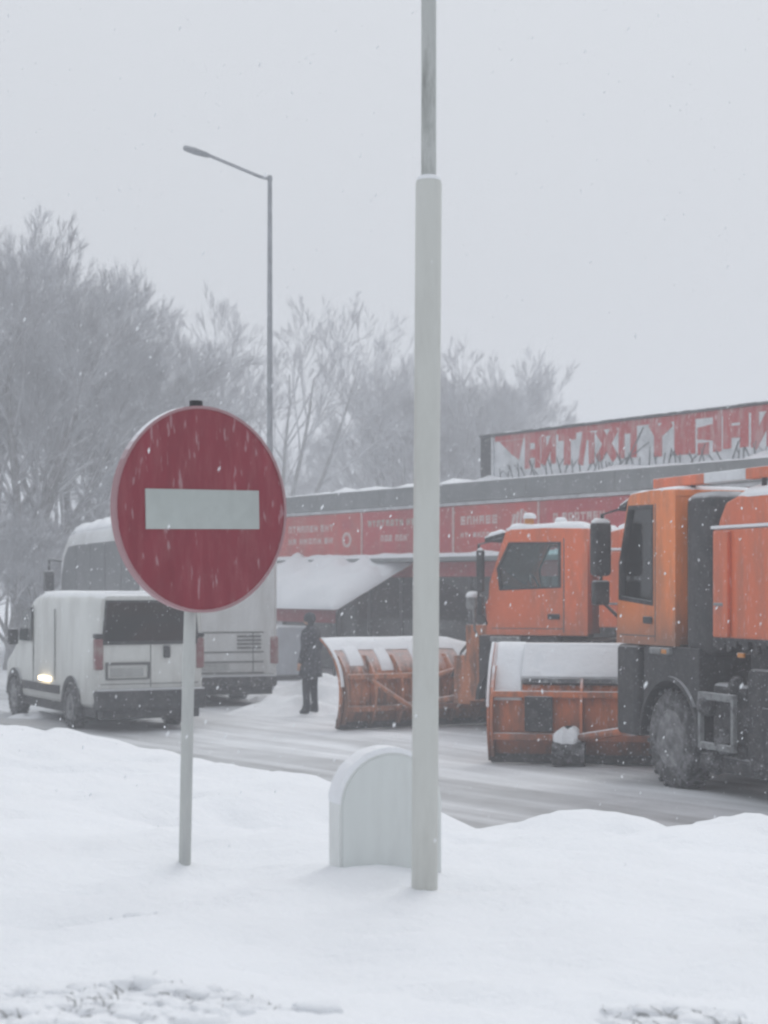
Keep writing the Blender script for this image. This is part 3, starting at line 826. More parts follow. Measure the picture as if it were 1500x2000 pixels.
    for s in (-1, 1):
        bm = NB(); box(bm, s * 0.85 - 0.12, s * 0.85 + 0.12, 0.0, 0.06, 0.8, 1.05, 0.03)
        obj('headlight', bm, M['steel'], t)
    return t


TA = R(19)
tr_a = truck('snowplough_truck', 'nearest orange snowplough truck, cut off by the right edge of the picture', (3.85, 21.40, 0), TA, M['orange'], 1.46, 1.58, 3.26,
             [(-0.10, 2.08), (-0.93, 2.02), (-0.93, 3.12), (-0.34, 3.13), (-0.11, 2.5)], (-1.3, -4.55, -5.9), -2.30, 0.54, 0.045, False)
def world_to_local(o_loc, rz, p):
    d = Vector((p[0] - o_loc[0], p[1] - o_loc[1])); return (d.x * math.cos(rz) + d.y * math.sin(rz), -d.x * math.sin(rz) + d.y * math.cos(rz))
lx, ly = world_to_local((3.85, 21.4), TA, (3.02, 22.2))
plough(tr_a, lx, ly, R(-11) - TA, 3.4, 1.5, M['blade'], [(-1.66, -1.30, 9, 0.045)], 0.40, False, 4)
bm = NB()   # bright triangular snow clod and the dark support wheel bracket on the blade's back
bl = [o for o in tr_a.children if o.name.startswith('plough_blade')][0]
lump(bm, -0.71, -0.34, 0.27, 0.17, 0.08, 0.22, 16, 3, 0.55)
obj('snow_clod', bm, M['snow'], bl)
fl = NB()   # stiff white deflector flap packed with snow, standing off the back of the curl
prism(fl, [(-0.13, 1.06), (-0.20, 1.10), (0.12, 1.50), (0.19, 1.46)], 'x', -1.30, 0.95, 0.012)
flap = obj('deflector_flap', fl, M['flap'], bl)
fl = NB(); prism(fl, [(-0.10, 0.99), (-0.17, 1.02), (-0.14, 1.07), (-0.07, 1.04)], 'x', -1.29, 0.95)
obj('flap_dark_strip', fl, M['dark'], flap)  # dark strip along the flap's lower edge
fl = NB(); snow_slab(fl, -1.28, 0.93, -0.185, 0.10, lambda x, y: 1.115 + (y + 0.185) * 1.25, 0.022, 30, 8, 41.0, 0.05)
obj('snow_cover', fl, M['snow'], flap, smooth_ang=70)
bm = NB(); tube(bm, [(-0.9, -0.34, 0.16), (-0.5, -0.34, 0.16)], 0.15, 16); box(bm, -0.74, -0.66, -0.36, -0.25, 0.15, 0.5)
obj('skid_wheel', bm, M['tyre'], bl)
bm = NB(); box(bm, -1.25, -0.9, -0.315, -0.27, 0.42, 0.86, 0.02)
obj('valve_box', bm, M['dark'], bl)

for (y0, y1, mm_, nm) in ((-0.55, -1.72, M['orange_red'], 'roof_bar'), (-1.725, -2.60, M['flap'], 'white_board'), (-2.605, -5.4, M['orange_red'], 'roof_bar')):
    bm = NB(); box(bm, -1.0, -0.88, y1, y0, 3.335, 3.45, 0.012)
    obj(nm, bm, mm_, tr_a)
for y in (-0.7, -1.4, -2.9, -4.2, -5.2):
    bm = NB(); box(bm, -0.97, -0.93, y - 0.02, y + 0.02, 3.05 if y < -2 else 3.25, 3.335)
    obj('bar_post', bm, M['black'], tr_a)
for (y, z) in ((-2.9, 1.52), (-3.9, 1.52), (-1.25, 1.50)):
    bm = NB(); box(bm, -1.235, -1.205, y - 0.06, y + 0.06, z - 0.025, z + 0.025, 0.008)
    obj('side_marker', bm, M['beacon'], tr_a)
for s in (-0.5, 0.4):
    bm = NB(); tube(bm, [(s, 0.0, 2.12), (s + 0.1, -0.06, 2.4), (s + 0.3, -0.2, 2.8)], 0.012, 6)
    obj('wiper', bm, M['black'], tr_a)
bm = NB(); box(bm, -1.14, -0.5, -3.75, -2.86, 0.42, 1.38, 0.05); box(bm, -1.17, -1.13, -3.4, -3.2, 0.9, 1.0, 0.01)
obj('tool_locker', bm, M['dark'], tr_a)
bm = NB(); box(bm, -1.12, -0.4, -3.95, -1.75, 0.26, 0.44, 0.04)
obj('side_guard', bm, M['dark'], tr_a)
rg2 = random.Random(3)
for k in range(14):      # lumps of frozen slush clinging under the body
    y = -1.9 - 0.16 * k; zz = rg2.uniform(0.35, 1.35)
    bm = NB(); r_ = rg2.uniform(0.07, 0.15)
    bmesh.ops.create_icosphere(bm, subdivisions=2, radius=r_, matrix=Matrix.Translation((-1.05 + rg2.uniform(-.1, .06), y, zz)))
    for v in bm.verts: v.co += v.co.normalized() * 0.05 * noise.noise(v.co * 9)
    obj('slush_lump', bm, M['tyre'], tr_a)

TB = R(70)
LB = (1.52 + math.cos(TB) * 1.2, 27.0 + math.sin(TB) * 1.2, 0)
tr_b = truck('snowplough_truck', 'farther orange snowplough truck with a snow-capped cab behind the white pole', LB, TB, M['orange_red'], 1.58, 1.50, 3.04,
             [(-0.24, 2.16), (-1.16, 2.20), (-1.16, 2.86), (-0.38, 2.86), (-0.20, 2.48)], (-0.50, -4.0), -1.75, 0.50, 0.12, True, False, 0.62)
lx, ly = world_to_local(LB, TB, (0.56, 28.2))
plough(tr_b, lx, ly, R(28) - TB, 2.9, 1.40, M['blade_rust'], [(-1.43, 1.40, 15, 0.05), (-1.25, -1.0, 12, 0.035), (-0.72, -0.5, 11, 0.03), (-0.1, 0.35, 13, 0.04), (0.75, 1.3, 12, 0.05)], 0.58, True, 7)
# dirty mounting gear between cab and blade
for s in (-0.75, 0.75):
    bm = NB(); box(bm, s - 0.07, s + 0.07, 0.05, 0.42, 0.45, 1.62, 0.015); box(bm, s - 0.05, s + 0.05, 0.35, 0.62, 0.4, 1.15, 0.012)
    obj('mount_upright', bm, M['blade_rust'], tr_b)
for z in (0.62, 1.02, 1.5):
    bm = NB(); box(bm, -0.68, 0.68, 0.12, 0.32, z - 0.06, z + 0.06, 0.012)
    obj('mount_crossbar', bm, M['blade_rust'], tr_b)
for k in range(4):
    bm = NB(); xx = -0.5 + 0.3 * k
    tube(bm, [(xx, 0.05, 1.35), (xx - 0.05, 0.3, 1.55), (xx - 0.1, 0.55, 1.2), (xx, 0.75, 0.8)], 0.022, 6)
    obj('hydraulic_hose', bm, M['black'], tr_b)
bm = NB(); snow_slab(bm, -0.66, 0.66, 0.13, 0.31, lambda x, y: 1.555, 0.09, 20, 5, 51.0, 0.05)
obj('mount_snow', bm, M['snow'], tr_b, smooth_ang=70)
# headlamp stalks on the plough mount
for s in (-0.8, 0.8):
    bm = NB(); tube(bm, [(s, 0.05, 1.1), (s * 1.0, 0.28, 1.55), (s, 0.3, 1.95)], 0.03, 8); box(bm, s - 0.11, s + 0.11, 0.22, 0.4, 1.85, 2.05, 0.04, 3)
    st = obj('plough_lamp', bm, M['steel'], tr_b)
    bm = NB(); lump(bm, s, 0.31, 2.045, 0.14, 0.12, 0.09, 14, 2)
    obj('snow_cap', bm, M['snow'], st, smooth_ang=70)

# ------------------------------------------------------------------ body shell lofted through cross-sections
def section(w, z0, z1, rt, rb, y, n=6, taper=0.0):
    """rounded upright rectangle: rt top corner radius, rb bottom; taper narrows the top"""
    pts = []
    def corner(cx, cz, r, a0):
        for k in range(n + 1):
            a = a0 + math.pi / 2 * k / n
            x = cx + r * math.cos(a); z = cz + r * math.sin(a)
            x *= 1 - taper * max(0, (z - z0) / (z1 - z0) - 0.4)
            pts.append((x, y, z))
    corner(w - rt, z1 - rt, rt, 0); corner(-w + rt, z1 - rt, rt, math.pi / 2)
    corner(-w + rb, z0 + rb, rb, math.pi); corner(w - rb, z0 + rb, rb, 3 * math.pi / 2)
    return pts
def loft(bm, secs, caps=(True, True)):
    rings = [[bm.verts.new(p) for p in s] for s in secs]
    n = len(rings[0])
    for a, b in zip(rings, rings[1:]):
        for k in range(n): bm.faces.new((a[k], a[(k + 1) % n], b[(k + 1) % n], b[k]))
    if caps[0]: bm.faces.new(rings[0][::-1])
    if caps[1]: bm.faces.new(rings[-1])
    return bm

# ------------------------------------------------------------------ white van (rear towards us)
VA = R(28)
vw = 0.875
rc = Vector((-4.33, 26.9)); vloc = (rc.x + math.cos(VA) * vw, rc.y + math.sin(VA) * vw, 0)
van = thing('panel_van', 'white panel van seen from behind with dark rear window and a lit side lamp', 'van', vloc, VA)
bm = NB()
loft(bm, [section(vw - 0.05, 0.42, 2.06, 0.14, 0.08, 0.0, taper=0.06), section(vw - 0.012, 0.38, 2.10, 0.17, 0.08, 0.05, taper=0.06), section(vw, 0.36, 2.13, 0.18, 0.08, 0.3, taper=0.06),
          section(vw, 0.36, 2.12, 0.18, 0.08, 2.9, taper=0.06), section(vw, 0.36, 2.05, 0.22, 0.08, 3.35, taper=0.08), section(vw, 0.36, 1.90, 0.26, 0.08, 3.7, taper=0.12),
          section(vw - 0.01, 0.36, 1.55, 0.22, 0.08, 4.1, taper=0.1), section(vw - 0.02, 0.36, 1.22, 0.18, 0.08, 4.42, taper=0.04), section(vw - 0.05, 0.36, 1.05, 0.2, 0.08, 4.85), section(vw - 0.18, 0.40, 0.85, 0.2, 0.08, 5.03)])
obj('body', bm, M['van'], van, smooth_ang=35)
bm = NB(); prism(bm, [(-0.76, 1.36), (0.76, 1.36), (0.70, 1.98), (-0.70, 1.98)], 'y', -0.022, 0.004, 0.01)
rw = obj('rear_window', bm, M['glass_dark'], van)
bm = NB(); prism(bm, [(-0.745, 1.375), (0.745, 1.375), (0.69, 1.965), (-0.69, 1.965)], 'y', -0.010, -0.004)
obj('window_backing', bm, M['seat'], rw)
bm = NB(); ringplate(bm, [(-0.78, 1.335), (0.78, 1.335), (0.72, 2.0), (-0.72, 2.0)], [(-0.745, 1.37), (0.745, 1.37), (0.69, 1.965), (-0.69, 1.965)], 'y', -0.028, 0.003)
obj('window_seal', bm, M['black'], rw)
bm = NB(); box(bm, 0.2, 0.31, -0.045, -0.002, 1.12, 1.31, 0.02)
obj('tailgate_handle', bm, M['black'], van)
bm = NB(); ringplate(bm, [(-0.72, 0.80), (-0.02, 0.80), (-0.02, 1.06), (-0.72, 1.06)], [(-0.69, 0.82), (-0.05, 0.82), (-0.05, 1.02), (-0.69, 1.02)], 'y', -0.03, 0.0)
obj('plate_recess', bm, M['seam'], van)
bm = NB(); box(bm, -0.64, -0.12, -0.014, 0.002, 0.85, 0.97)
obj('number_plate', bm, M['plate'], van)
for s in (-1, 1):
    bm = NB(); box(bm, s * (vw - 0.06) - 0.07, s * (vw - 0.06) + 0.055, -0.035, 0.10, 0.95, 1.42, 0.025, 3)
    tl = obj('tail_light', bm, M['lens'], van)
    bm = NB(); box(bm, s * (vw - 0.06) - 0.075, s * (vw - 0.06) + 0.06, -0.03, 0.10, 1.425, 1.5, 0.02)
    obj('light_bezel', bm, M['black'], tl)
bm = NB(); box(bm, -vw + 0.01, vw - 0.01, -0.13, 0.2, 0.34, 0.66, 0.05, 3); box(bm, -vw + 0.08, vw - 0.08, -0.02, 0.15, 0.2, 0.36, 0.02)
obj('rear_bumper', bm, M['black'], van)
bm = NB(); box(bm, -vw + 0.06, vw - 0.06, 0.2, 4.7, 0.22, 0.4)
obj('underbody', bm, M['dark'], van)
bm = NB(); box(bm, -0.006, 0.006, -0.006, 0.004, 0.68, 1.33); box(bm, -0.8, 0.8, -0.006, 0.004, 1.325, 1.333); box(bm, -0.8, 0.8, -0.006, 0.004, 0.725, 0.735)
obj('tailgate_seam', bm, M['seam'], van)
vwm = wheel_meshes(0.34, 0.22)
for y in (1.15, 4.2):
    for s in (-1, 1):
        add_wheel(van, vwm, s * (vw - 0.075), y, 0.34)
        bm = NB(); n = 14
        o_ = [(y + 0.46 * math.cos(math.pi * k / n), 0.36 + 0.46 * math.sin(math.pi * k / n)) for k in range(n + 1)]
        i_ = [(y + 0.36 * math.cos(math.pi * k / n), 0.36 + 0.36 * math.sin(math.pi * k / n)) for k in range(n + 1)]
        prism(bm, o_ + i_[::-1], 'x', s * (vw + 0.02), s * (vw - 0.1)); 
        obj('wheel_arch', bm, M['black'], van)
for s in (-1, 1):
    bm = NB(); x0, x1 = sorted((s * (vw - 0.02), s * (vw + 0.03)))
    box(bm, x0, x1, 1.75, 3.7, 0.50, 0.64, 0.01)
    obj('rubbing_strip', bm, M['black'], van)
    bm = NB(); x0, x1 = sorted((s * (vw - 0.03), s * (vw + 0.008)))
    prism(bm, [(3.25, 1.3), (3.95, 1.3), (3.72, 1.78), (3.25, 1.86)], 'x', x0, x1)
    obj('side_window', bm, M['glass_dark'], van)
    bm = NB(); x0, x1 = sorted((s * (vw + 0.02), s * (vw + 0.2)))
    box(bm, x0, x1, 3.9, 4.0, 1.22, 1.5, 0.04, 3)
    obj('mirror', bm, M['black'], van)
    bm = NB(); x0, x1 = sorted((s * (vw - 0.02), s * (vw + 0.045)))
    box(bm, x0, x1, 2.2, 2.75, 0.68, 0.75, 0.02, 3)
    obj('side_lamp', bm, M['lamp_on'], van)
    bm = NB(); x0, x1 = sorted((s * (vw - 0.01), s * (vw + 0.004)))
    box(bm, x0, x1, 2.0, 2.012, 0.7, 1.85); box(bm, x0, x1, 3.15, 3.162, 0.5, 1.9)
    obj('door_gap', bm, M['seam'], van)
bm = NB(); prism(bm, [(3.80, 1.88), (4.14, 1.54), (4.16, 1.56), (3.82, 1.90)], 'x', -vw + 0.2, vw - 0.2)
obj('windscreen', bm, M['glass_dark'], van)
bm = NB(); snow_slab(bm, -vw + 0.2, vw - 0.2, 0.1, 3.2, lambda x, y: 2.115, 0.02, 16, 28, 8.0, 0.2)
obj('roof_snow', bm, M['snow'], van, smooth_ang=70)

# ------------------------------------------------------------------ coach beyond the van
BA = R(20)
bw = 1.25
rr_ = Vector((-1.93, 33.0)); bloc = (rr_.x - math.cos(BA) * bw, rr_.y - math.sin(BA) * bw, 0)
bus = thing('coach', 'tall white coach with snowy roof behind the no entry sign and the van', 'coach', bloc, BA)
bl_ = 9.2
bm = NB()
loft(bm, [section(bw - 0.10, 0.40, 3.30, 0.28, 0.1, 0.0), section(bw - 0.02, 0.36, 3.42, 0.30, 0.1, 0.10), section(bw, 0.34, 3.46, 0.30, 0.1, 0.35), section(bw, 0.34, 3.46, 0.30, 0.1, bl_ - 1.8),
          section(bw, 0.34, 3.38, 0.30, 0.1, bl_ - 1.1), section(bw - 0.01, 0.34, 3.12, 0.32, 0.1, bl_ - 0.5), section(bw - 0.04, 0.34, 2.6, 0.34, 0.1, bl_ - 0.15), section(bw - 0.12, 0.36, 1.6, 0.3, 0.1, bl_)])
obj('body', bm, M['coach'], bus, smooth_ang=35)
for s in (-1, 1):
    for q in range(5):
        y0 = 0.5 + q * (bl_ - 1.3) / 5; y1 = y0 + (bl_ - 1.3) / 5 - 0.035
        bm = NB(); x0, x1 = sorted((s * (bw - 0.02), s * (bw + 0.012)))
        if q < 4: prism(bm, [(y0, 1.5), (y1, 1.5), (y1, 3.08), (y0, 3.08)], 'x', x0, x1, 0.006)
        else: prism(bm, [(y0, 1.5), (y1 + 0.35, 1.5), (y1 + 0.28, 2.4), (y1 - 0.1, 2.85), (y1 - 0.6, 3.06), (y0, 3.08)], 'x', x0, x1, 0.006)
        obj('side_window', bm, M['coachglass'] if 'coachglass' in M else M.setdefault('coachglass', mat('coach_window', (0.05, 0.055, 0.06), 0.35, dirt=(0.10, 0.105, 0.11), dirt_amt=0.6, dscale=2, spec=0.25)), bus)
    bm = NB(); x0, x1 = sorted((s * (bw + 0.05), s * (bw + 0.28)))
    tube(bm, [(s * (bw - 0.15), bl_ - 0.35, 2.75), (s * (bw + 0.16), bl_ + 0.2, 2.8), (s * (bw + 0.16), bl_ + 0.22, 2.5)], 0.03, 8); box(bm, x0, x1, bl_ + 0.12, bl_ + 0.3, 1.95, 2.55, 0.05, 3)
    obj('mirror', bm, M['black'], bus)
    bm = NB(); box(bm, s * (bw - 0.1) - 0.075, s * (bw - 0.1) + 0.085, -0.02, 0.16, 0.78, 1.28, 0.03, 3)
    obj('tail_light', bm, M['lens'], bus)
    bm = NB(); x0, x1 = sorted((s * (bw - 0.02), s * (bw + 0.008)))
    for y in (1.2, 2.8, 4.4): box(bm, x0, x1, y, y + 0.012, 0.45, 1.4)
    box(bm, x0, x1, 0.4, bl_ - 0.6, 1.4, 1.412)
    obj('locker_gap', bm, M['seam'], bus)
bwm = wheel_meshes(0.48, 0.3)
for y in (2.4, 7.2):
    for s in (-1, 1):
        add_wheel(bus, bwm, s * (bw - 0.13), y, 0.48)
bm = NB()
for z in (1.36, 1.0, 0.82, 0.62): box(bm, -bw + 0.35, bw - 0.3, -0.012, 0.01, z - 0.012, z + 0.012)
for x in (-0.8, 0.75): box(bm, x - 0.008, x + 0.008, -0.01, 0.01, 0.62, 1.36)
obj('engine_lid_gap', bm, M['seam'], bus)
for q in range(4):
    bm = NB(); box(bm, 0.45, 0.9, -0.016, 0.01, 1.06 + q * 0.07, 1.095 + q * 0.07)
    obj('vent_slat', bm, M['seam'], bus)
bm = NB(); prism(bm, [(-0.95, 2.1), (0.55, 2.1), (0.5, 2.95), (-0.9, 2.95)], 'y', -0.02, 0.01, 0.008)
obj('rear_window', bm, M['coachglass'], bus)
bm = NB(); box(bm, -0.3, 0.3, -0.02, 0.01, 0.68, 0.79)
obj('number_plate', bm, M['plate'], bus)
bm = NB(); box(bm, -bw + 0.05, bw - 0.05, -0.07, 0.25, 0.36, 0.58, 0.05, 3); box(bm, -bw + 0.12, bw - 0.12, 0.05, bl_ - 0.5, 0.22, 0.4)
obj('underbody', bm, M['dark'], bus)
def busroof(x, y):
    z = 3.45 - max(0, abs(x) - (bw - 0.3)) ** 2 * 1.3
    if y > bl_ - 1.8: z -= 0.10 * ((y - bl_ + 1.8) / 0.7) ** 2
    if y < 0.35: z -= 0.05
    return z
bm = NB(); snow_slab(bm, -bw + 0.08, bw - 0.08, 0.08, bl_ - 0.75, busroof, 0.17, 24, 44, 11.0, 0.25)
obj('roof_snow', bm, M['snow'], bus, smooth_ang=70)

# ------------------------------------------------------------------ far street lamp
ly_ = 36.0
lb = Vector(((527 - 750) / FPX * ly_, ly_, 0))
sl = thing('street_lamp', 'slender grey street lamp with one raised arm above the no entry sign', 'street lamp', lb)
zt = HC + (HOR - 343) / FPX * ly_
bm = NB(); tube(bm, [(0, 0, -0.3), (0, 0, 2.5), (0, 0, zt)], [0.085, 0.07, 0.045], 14)
obj('post', bm, M['lamp'], sl, smooth_ang=50)
ax = (412 - 527) / FPX * ly_; az = HC + (HOR - 305) / FPX * ly_
bm = NB(); tube(bm, [(0.05, 0, zt - 0.08), (-0.2, 0, zt - 0.02), (ax, 0, az)], 0.033, 10)
obj('arm', bm, M['lamp'], sl, smooth_ang=50)
bm = NB(); ex = (358 - 527) / FPX * ly_; ez = HC + (HOR - 288) / FPX * ly_
d = Vector((ex - ax, 0, ez - az)); p = Vector((ax, 0, az))
tube(bm, [p, p + d * 0.15, p + d * 0.6, p + d * 0.95, p + d], [0.03, 0.055, 0.07, 0.055, 0.02], 12)
for v in bm.verts: v.co.y *= 1.8
obj('lamp_head', bm, M['lamp'], sl, smooth_ang=50)

# ------------------------------------------------------------------ red pavilion
PR = math.atan2(-0.845, 0.535)
PO = (4.76, 37.0, 0)
pav = thing('shop_pavilion', 'low pavilion with grey fascia and red lettered banner behind the trucks', 'building', PO, PR)
X0, X1 = -15.2, 15.0
bm = NB(); box(bm, X0 + 0.3, X1, 0.6, 9.0, 0, 0.25); box(bm, X0 + 0.3, X1, 8.8, 9.0, 0.25, 4.2); box(bm, X0 + 0.3, X0 + 0.5, 0.6, 8.8, 0.25, 4.2); box(bm, X1 - 0.2, X1, 0.6, 8.8, 0.25, 4.2)
box(bm, X0 + 0.5, X1 - 0.2, 0.62, 8.8, 2.96, 3.1)
obj('wall', bm, M['wall'], pav)
bm = NB(); box(bm, X0, X1 + 0.2, 0.1, 9.2, 4.18, 4.5)
roof = obj('roof', bm, M['fascia'], pav)
bm = NB(); snow_slab(bm, X0 + 0.05, X1 + 0.1, 0.2, 9.1, lambda x, y: 4.5, 0.28, 60, 14, 13.0, 0.5)
obj('roof_snow', bm, M['snow'], roof, smooth_ang=70)
e = X0
while e < X1:
    e2 = min(X1 + 0.2, e + 3.04)
    bm = NB(); box(bm, e + 0.006, e2 - 0.006, 0.0, 0.098, 4.16, 4.60, 0.008)
    obj('fascia_panel', bm, M['fascia'], pav); e = e2
bm = NB(); snow_slab(bm, X0, X1 + 0.2, -0.02, 0.25, lambda x, y: 4.60, 0.03, 120, 4, 17.0, 0.05)
obj('fascia_snow', bm, M['snow'], pav, smooth_ang=70)
bm = NB(); box(bm, X0, X1 + 0.2, 0.05, 0.12, 4.08, 4.155)
obj('trim_strip', bm, M['board'], pav)

rg = random.Random(21)
def glyphs(par, mt, x0, x1, z0, z1, y, th, lw, gap, rnd):
    """block capitals too far off to read: uprights and bars"""
    x = x0
    while x + lw <= x1 + 1e-6:
        k = rnd.choice('HNPSEOTA')
        if rnd.random() < 0.12: x += lw * 0.7; continue
        bm = NB()
        w_ = lw; a = x; b = x + w_
        def up(q): box(bm, q, q + th, y - 0.004, y, z0, z1)
        def ba(q, aa=a, bb=b): box(bm, aa, bb, y - 0.005, y - 0.0005, q, q + th)
        if k in 'HNPOA': up(a); up(b - th)
        if k in 'ES': up(a)
        if k == 'T': up((a + b - th) / 2)
        if k in 'PTOESA': ba(z1 - th)
        if k in 'OES': ba(z0)
        if k in 'HNESA': ba((z0 + z1 - th) / 2)
        obj('letter', bm, mt, par)
        x += w_ + gap

edges = [-15.1, -10.1, -6.0, -2.7, 0.7, 4.1, 7.5, 10.9, 14.9]
for q, (a, b) in enumerate(zip(edges, edges[1:])):
    bm = NB(); box(bm, a + 0.02, b - 0.02, 0.10, 0.16, 2.96, 4.07, 0.006)
    p_ = obj('banner_panel', bm, M['banner'] if q % 2 else M['banner_b'], pav)
    pr, pg = M['print'], M['print_grey']
    if q == 0:
        glyphs(p_, pr, -13.9, -11.5, 3.62, 3.80, 0.10, 0.05, 0.17, 0.06, rg); glyphs(p_, pr, -13.9, -11.5, 3.30, 3.46, 0.10, 0.05, 0.17, 0.07, rg)
    elif q == 1:
        glyphs(p_, pg, -9.8, -7.2, 3.68, 3.84, 0.10, 0.05, 0.15, 0.06, rg); glyphs(p_, pr, -9.2, -8.0, 3.30, 3.46, 0.10, 0.045, 0.14, 0.05, rg)
    elif q == 2:
        glyphs(p_, pr, -5.7, -4.1, 3.62, 3.82, 0.10, 0.055, 0.19, 0.06, rg); glyphs(p_, pr, -5.7, -4.3, 3.32, 3.44, 0.10, 0.04, 0.12, 0.05, rg)
    elif q == 3:
        glyphs(p_, pr, -2.3, -0.3, 3.60, 3.78, 0.10, 0.05, 0.16, 0.05, rg)
    elif q == 4:
        bm = NB(); box(bm, 1.2, 2.6, 0.096, 0.0985, 3.3, 3.98); obj('white_panel', bm, M['board'], p_)
    else:
        glyphs(p_, pr, a + 0.5, b - 0.6, 3.6, 3.78, 0.10, 0.05, 0.18, 0.06, rg)
    if q == 0:
        bm = NB(); nr = 24
        ringplate(bm, [(-10.85 + 0.23 * math.cos(2 * math.pi * k / nr), 3.38 + 0.20 * math.sin(2 * math.pi * k / nr)) for k in range(nr)],
                  [(-10.85 + 0.13 * math.cos(2 * math.pi * k / nr), 3.38 + 0.12 * math.sin(2 * math.pi * k / nr)) for k in range(nr)], 'y', 0.094, 0.0995)
        obj('ring_emblem', bm, M['print'], p_)
        bm = NB(); box(bm, -11.1, -10.55, 0.0955, 0.0995, 3.66, 3.9); obj('square_emblem', bm, M['banner'], p_)
    if q == 2:
        bm = NB()
        for k in range(5):
            s0 = -3.75 + k * 0.16
            prism(bm, [(s0, 3.5), (s0 + 0.09, 3.5), (s0 + 0.22 - k * 0.03, 3.9 - 0.05 * abs(k - 2)), (s0 + 0.12 - k * 0.03, 3.92 - 0.05 * abs(k - 2))], 'y', 0.093 - 0.0008 * k, 0.0995)
        obj('picture_print', bm, M['print'], p_)
    bm = NB(); box(bm, b - 0.03, b + 0.03, 0.08, 0.13, 2.97, 4.06)
    obj('panel_divider', bm, M['print'], pav)
bm = NB(); box(bm, X0 + 0.3, X1, -0.25, 0.6, 2.78, 2.88, 0.01)
led = obj('canopy_ledge', bm, M['fascia'], pav)
bm = NB(); snow_slab(bm, X0 + 0.32, X1 - 0.02, -0.23, 0.09, lambda x, y: 2.88, 0.13, 110, 5, 23.0, 0.07)
obj('ledge_snow', bm, M['snow'], led, smooth_ang=70)
bm = NB(); box(bm, X0 + 0.35, X1, 0.45, 0.52, 2.42, 2.77)
obj('red_valance', bm, M['banner'], pav)
# glazing
for k in range(20):
    a = X0 + 0.35 + k * 1.5
    bm = NB(); box(bm, a, a + 0.07, 0.42, 0.54, 0.25, 2.42)
    mu = obj('mullion', bm, M['board_dark'], pav)
    bm = NB(); box(bm, a + 0.075, a + 1.495, 0.47, 0.48, 0.55, 2.42)
    obj('window_pane', bm, M['glass_dark'], pav)
bm = NB(); box(bm, X0 + 0.35, X1, 0.44, 0.58, 0.25, 0.55)
obj('plinth', bm, M['board_dark'], pav)
# awning loaded with snow
bm = NB()
a0, a1, pj = -14.6, -8.35, 1.75
prism(bm, [(0.4, 2.76), (0.4, 2.70), (-pj, 1.58), (-pj, 1.64)], 'x', a0, a1)
aw = obj('awning', bm, M['awning'], pav)
bm = NB(); box(bm, a0, a1, -pj - 0.01, -pj + 0.02, 1.30, 1.59)
obj('awning_valance', bm, M['awning'], aw)
for x in (a0 + 0.1, (a0 + a1) / 2, a1 - 0.1):
    bm = NB(); tube(bm, [(x, -pj + 0.05, 1.60), (x, -pj + 0.05, 0)], 0.035, 8)
    obj('awning_post', bm, M['board_dark'], aw)
def mound(x, y):
    v = min(1, max(0, (y + pj + 0.12) / (pj + 0.5))); u = min(1, max(0, (a1 + 0.12 - x) / 1.6))
    return 2.755 + (max(y, -pj) - 0.4) * 0.521 + 0.24 * math.sin(math.pi * v) ** 0.7 * math.sin(math.pi / 2 * u) ** 0.7
bm = NB(); snow_slab(bm, a0 - 0.03, a1 + 0.12, -pj - 0.12, 0.38, mound, 0.34, 60, 30, 31.0, 0.35)
obj('awning_snow', bm, M['snow'], aw, smooth_ang=70)

# kiosk under the awning
kq = thing('pale_kiosk', 'pale grey kiosk box under the snow-laden awning, behind the standing person', 'kiosk', (-2.75, 42.6, 0), PR)
bm = NB(); box(bm, -1.0, 1.0, -0.7, 0.7, 0.1, 1.25, 0.03)
obj('body', bm, M['kiosk_wall'], kq)
bm = NB(); box(bm, -0.8, 0.8, -0.72, -0.69, 0.55, 1.1, 0.01)
obj('hatch', bm, M['board'], kq)
bm = NB(); box(bm, -1.05, 1.05, -0.85, 0.75, 0.0, 0.12)
obj('base', bm, M['dark'], kq)

# rooftop billboard
bb = thing('rooftop_billboard', 'long red and white billboard standing on the pavilion roof at right', 'billboard', PO, PR)
bx0, bx1, bz0, bz1, byy = -6.0, 13.0, 4.66, 5.74, 0.9
bm = NB(); box(bm, bx0 + 0.5, bx1, byy, byy + 0.12, bz0, bz1 - 0.03)
brd = obj('board', bm, M['board'], bb)
bm = NB(); box(bm, bx0, bx0 + 0.46, byy - 0.02, byy + 0.5, bz0 - 0.1, bz1 - 0.02)
obj('end_panel', bm, M['board_dark'], bb)
bm = NB(); box(bm, bx0 + 0.47, bx0 + 0.53, byy - 0.05, byy - 0.002, bz0, bz1 - 0.05)
obj('frame_post', bm, M['board'], bb)
bm = NB(); box(bm, bx0 - 0.02, bx1, byy - 0.05, byy + 0.16, bz1 - 0.028, bz1 + 0.03)
obj('top_rail', bm, M['board_dark'], bb)
bm = NB(); box(bm, bx0, bx1, byy - 0.04, byy + 0.16, bz0 - 0.09, bz0 - 0.003)
obj('bottom_rail', bm, M['fascia'], bb)
for x in (bx0 + 1, bx0 + 4, bx0 + 7, bx0 + 10, bx0 + 13):
    bm = NB(); box(bm, x, x + 0.08, byy + 0.2, byy + 0.28, 4.48, bz1 - 0.1); tube(bm, [(x + .04, byy + 0.25, 5.3), (x + .04, byy + 1.3, 4.5)], 0.03, 6)
    obj('prop', bm, M['board_dark'], bb)
bm = NB(); box(bm, bx0 + 0.56, bx1 - 0.02, byy - 0.004, byy - 0.0005, bz1 - 0.16, bz1 - 0.032)
obj('red_band', bm, M['board_red'], brd)
GLY = ['0010 3039 0536 0534', '0009 2029 0929 0424', '0009 3039 0039', '0929 1019', '0018 3038 1828', '0039 0930', '0009 2029 0929', '0916 3916 1610', '0009 0929 2029 1019']
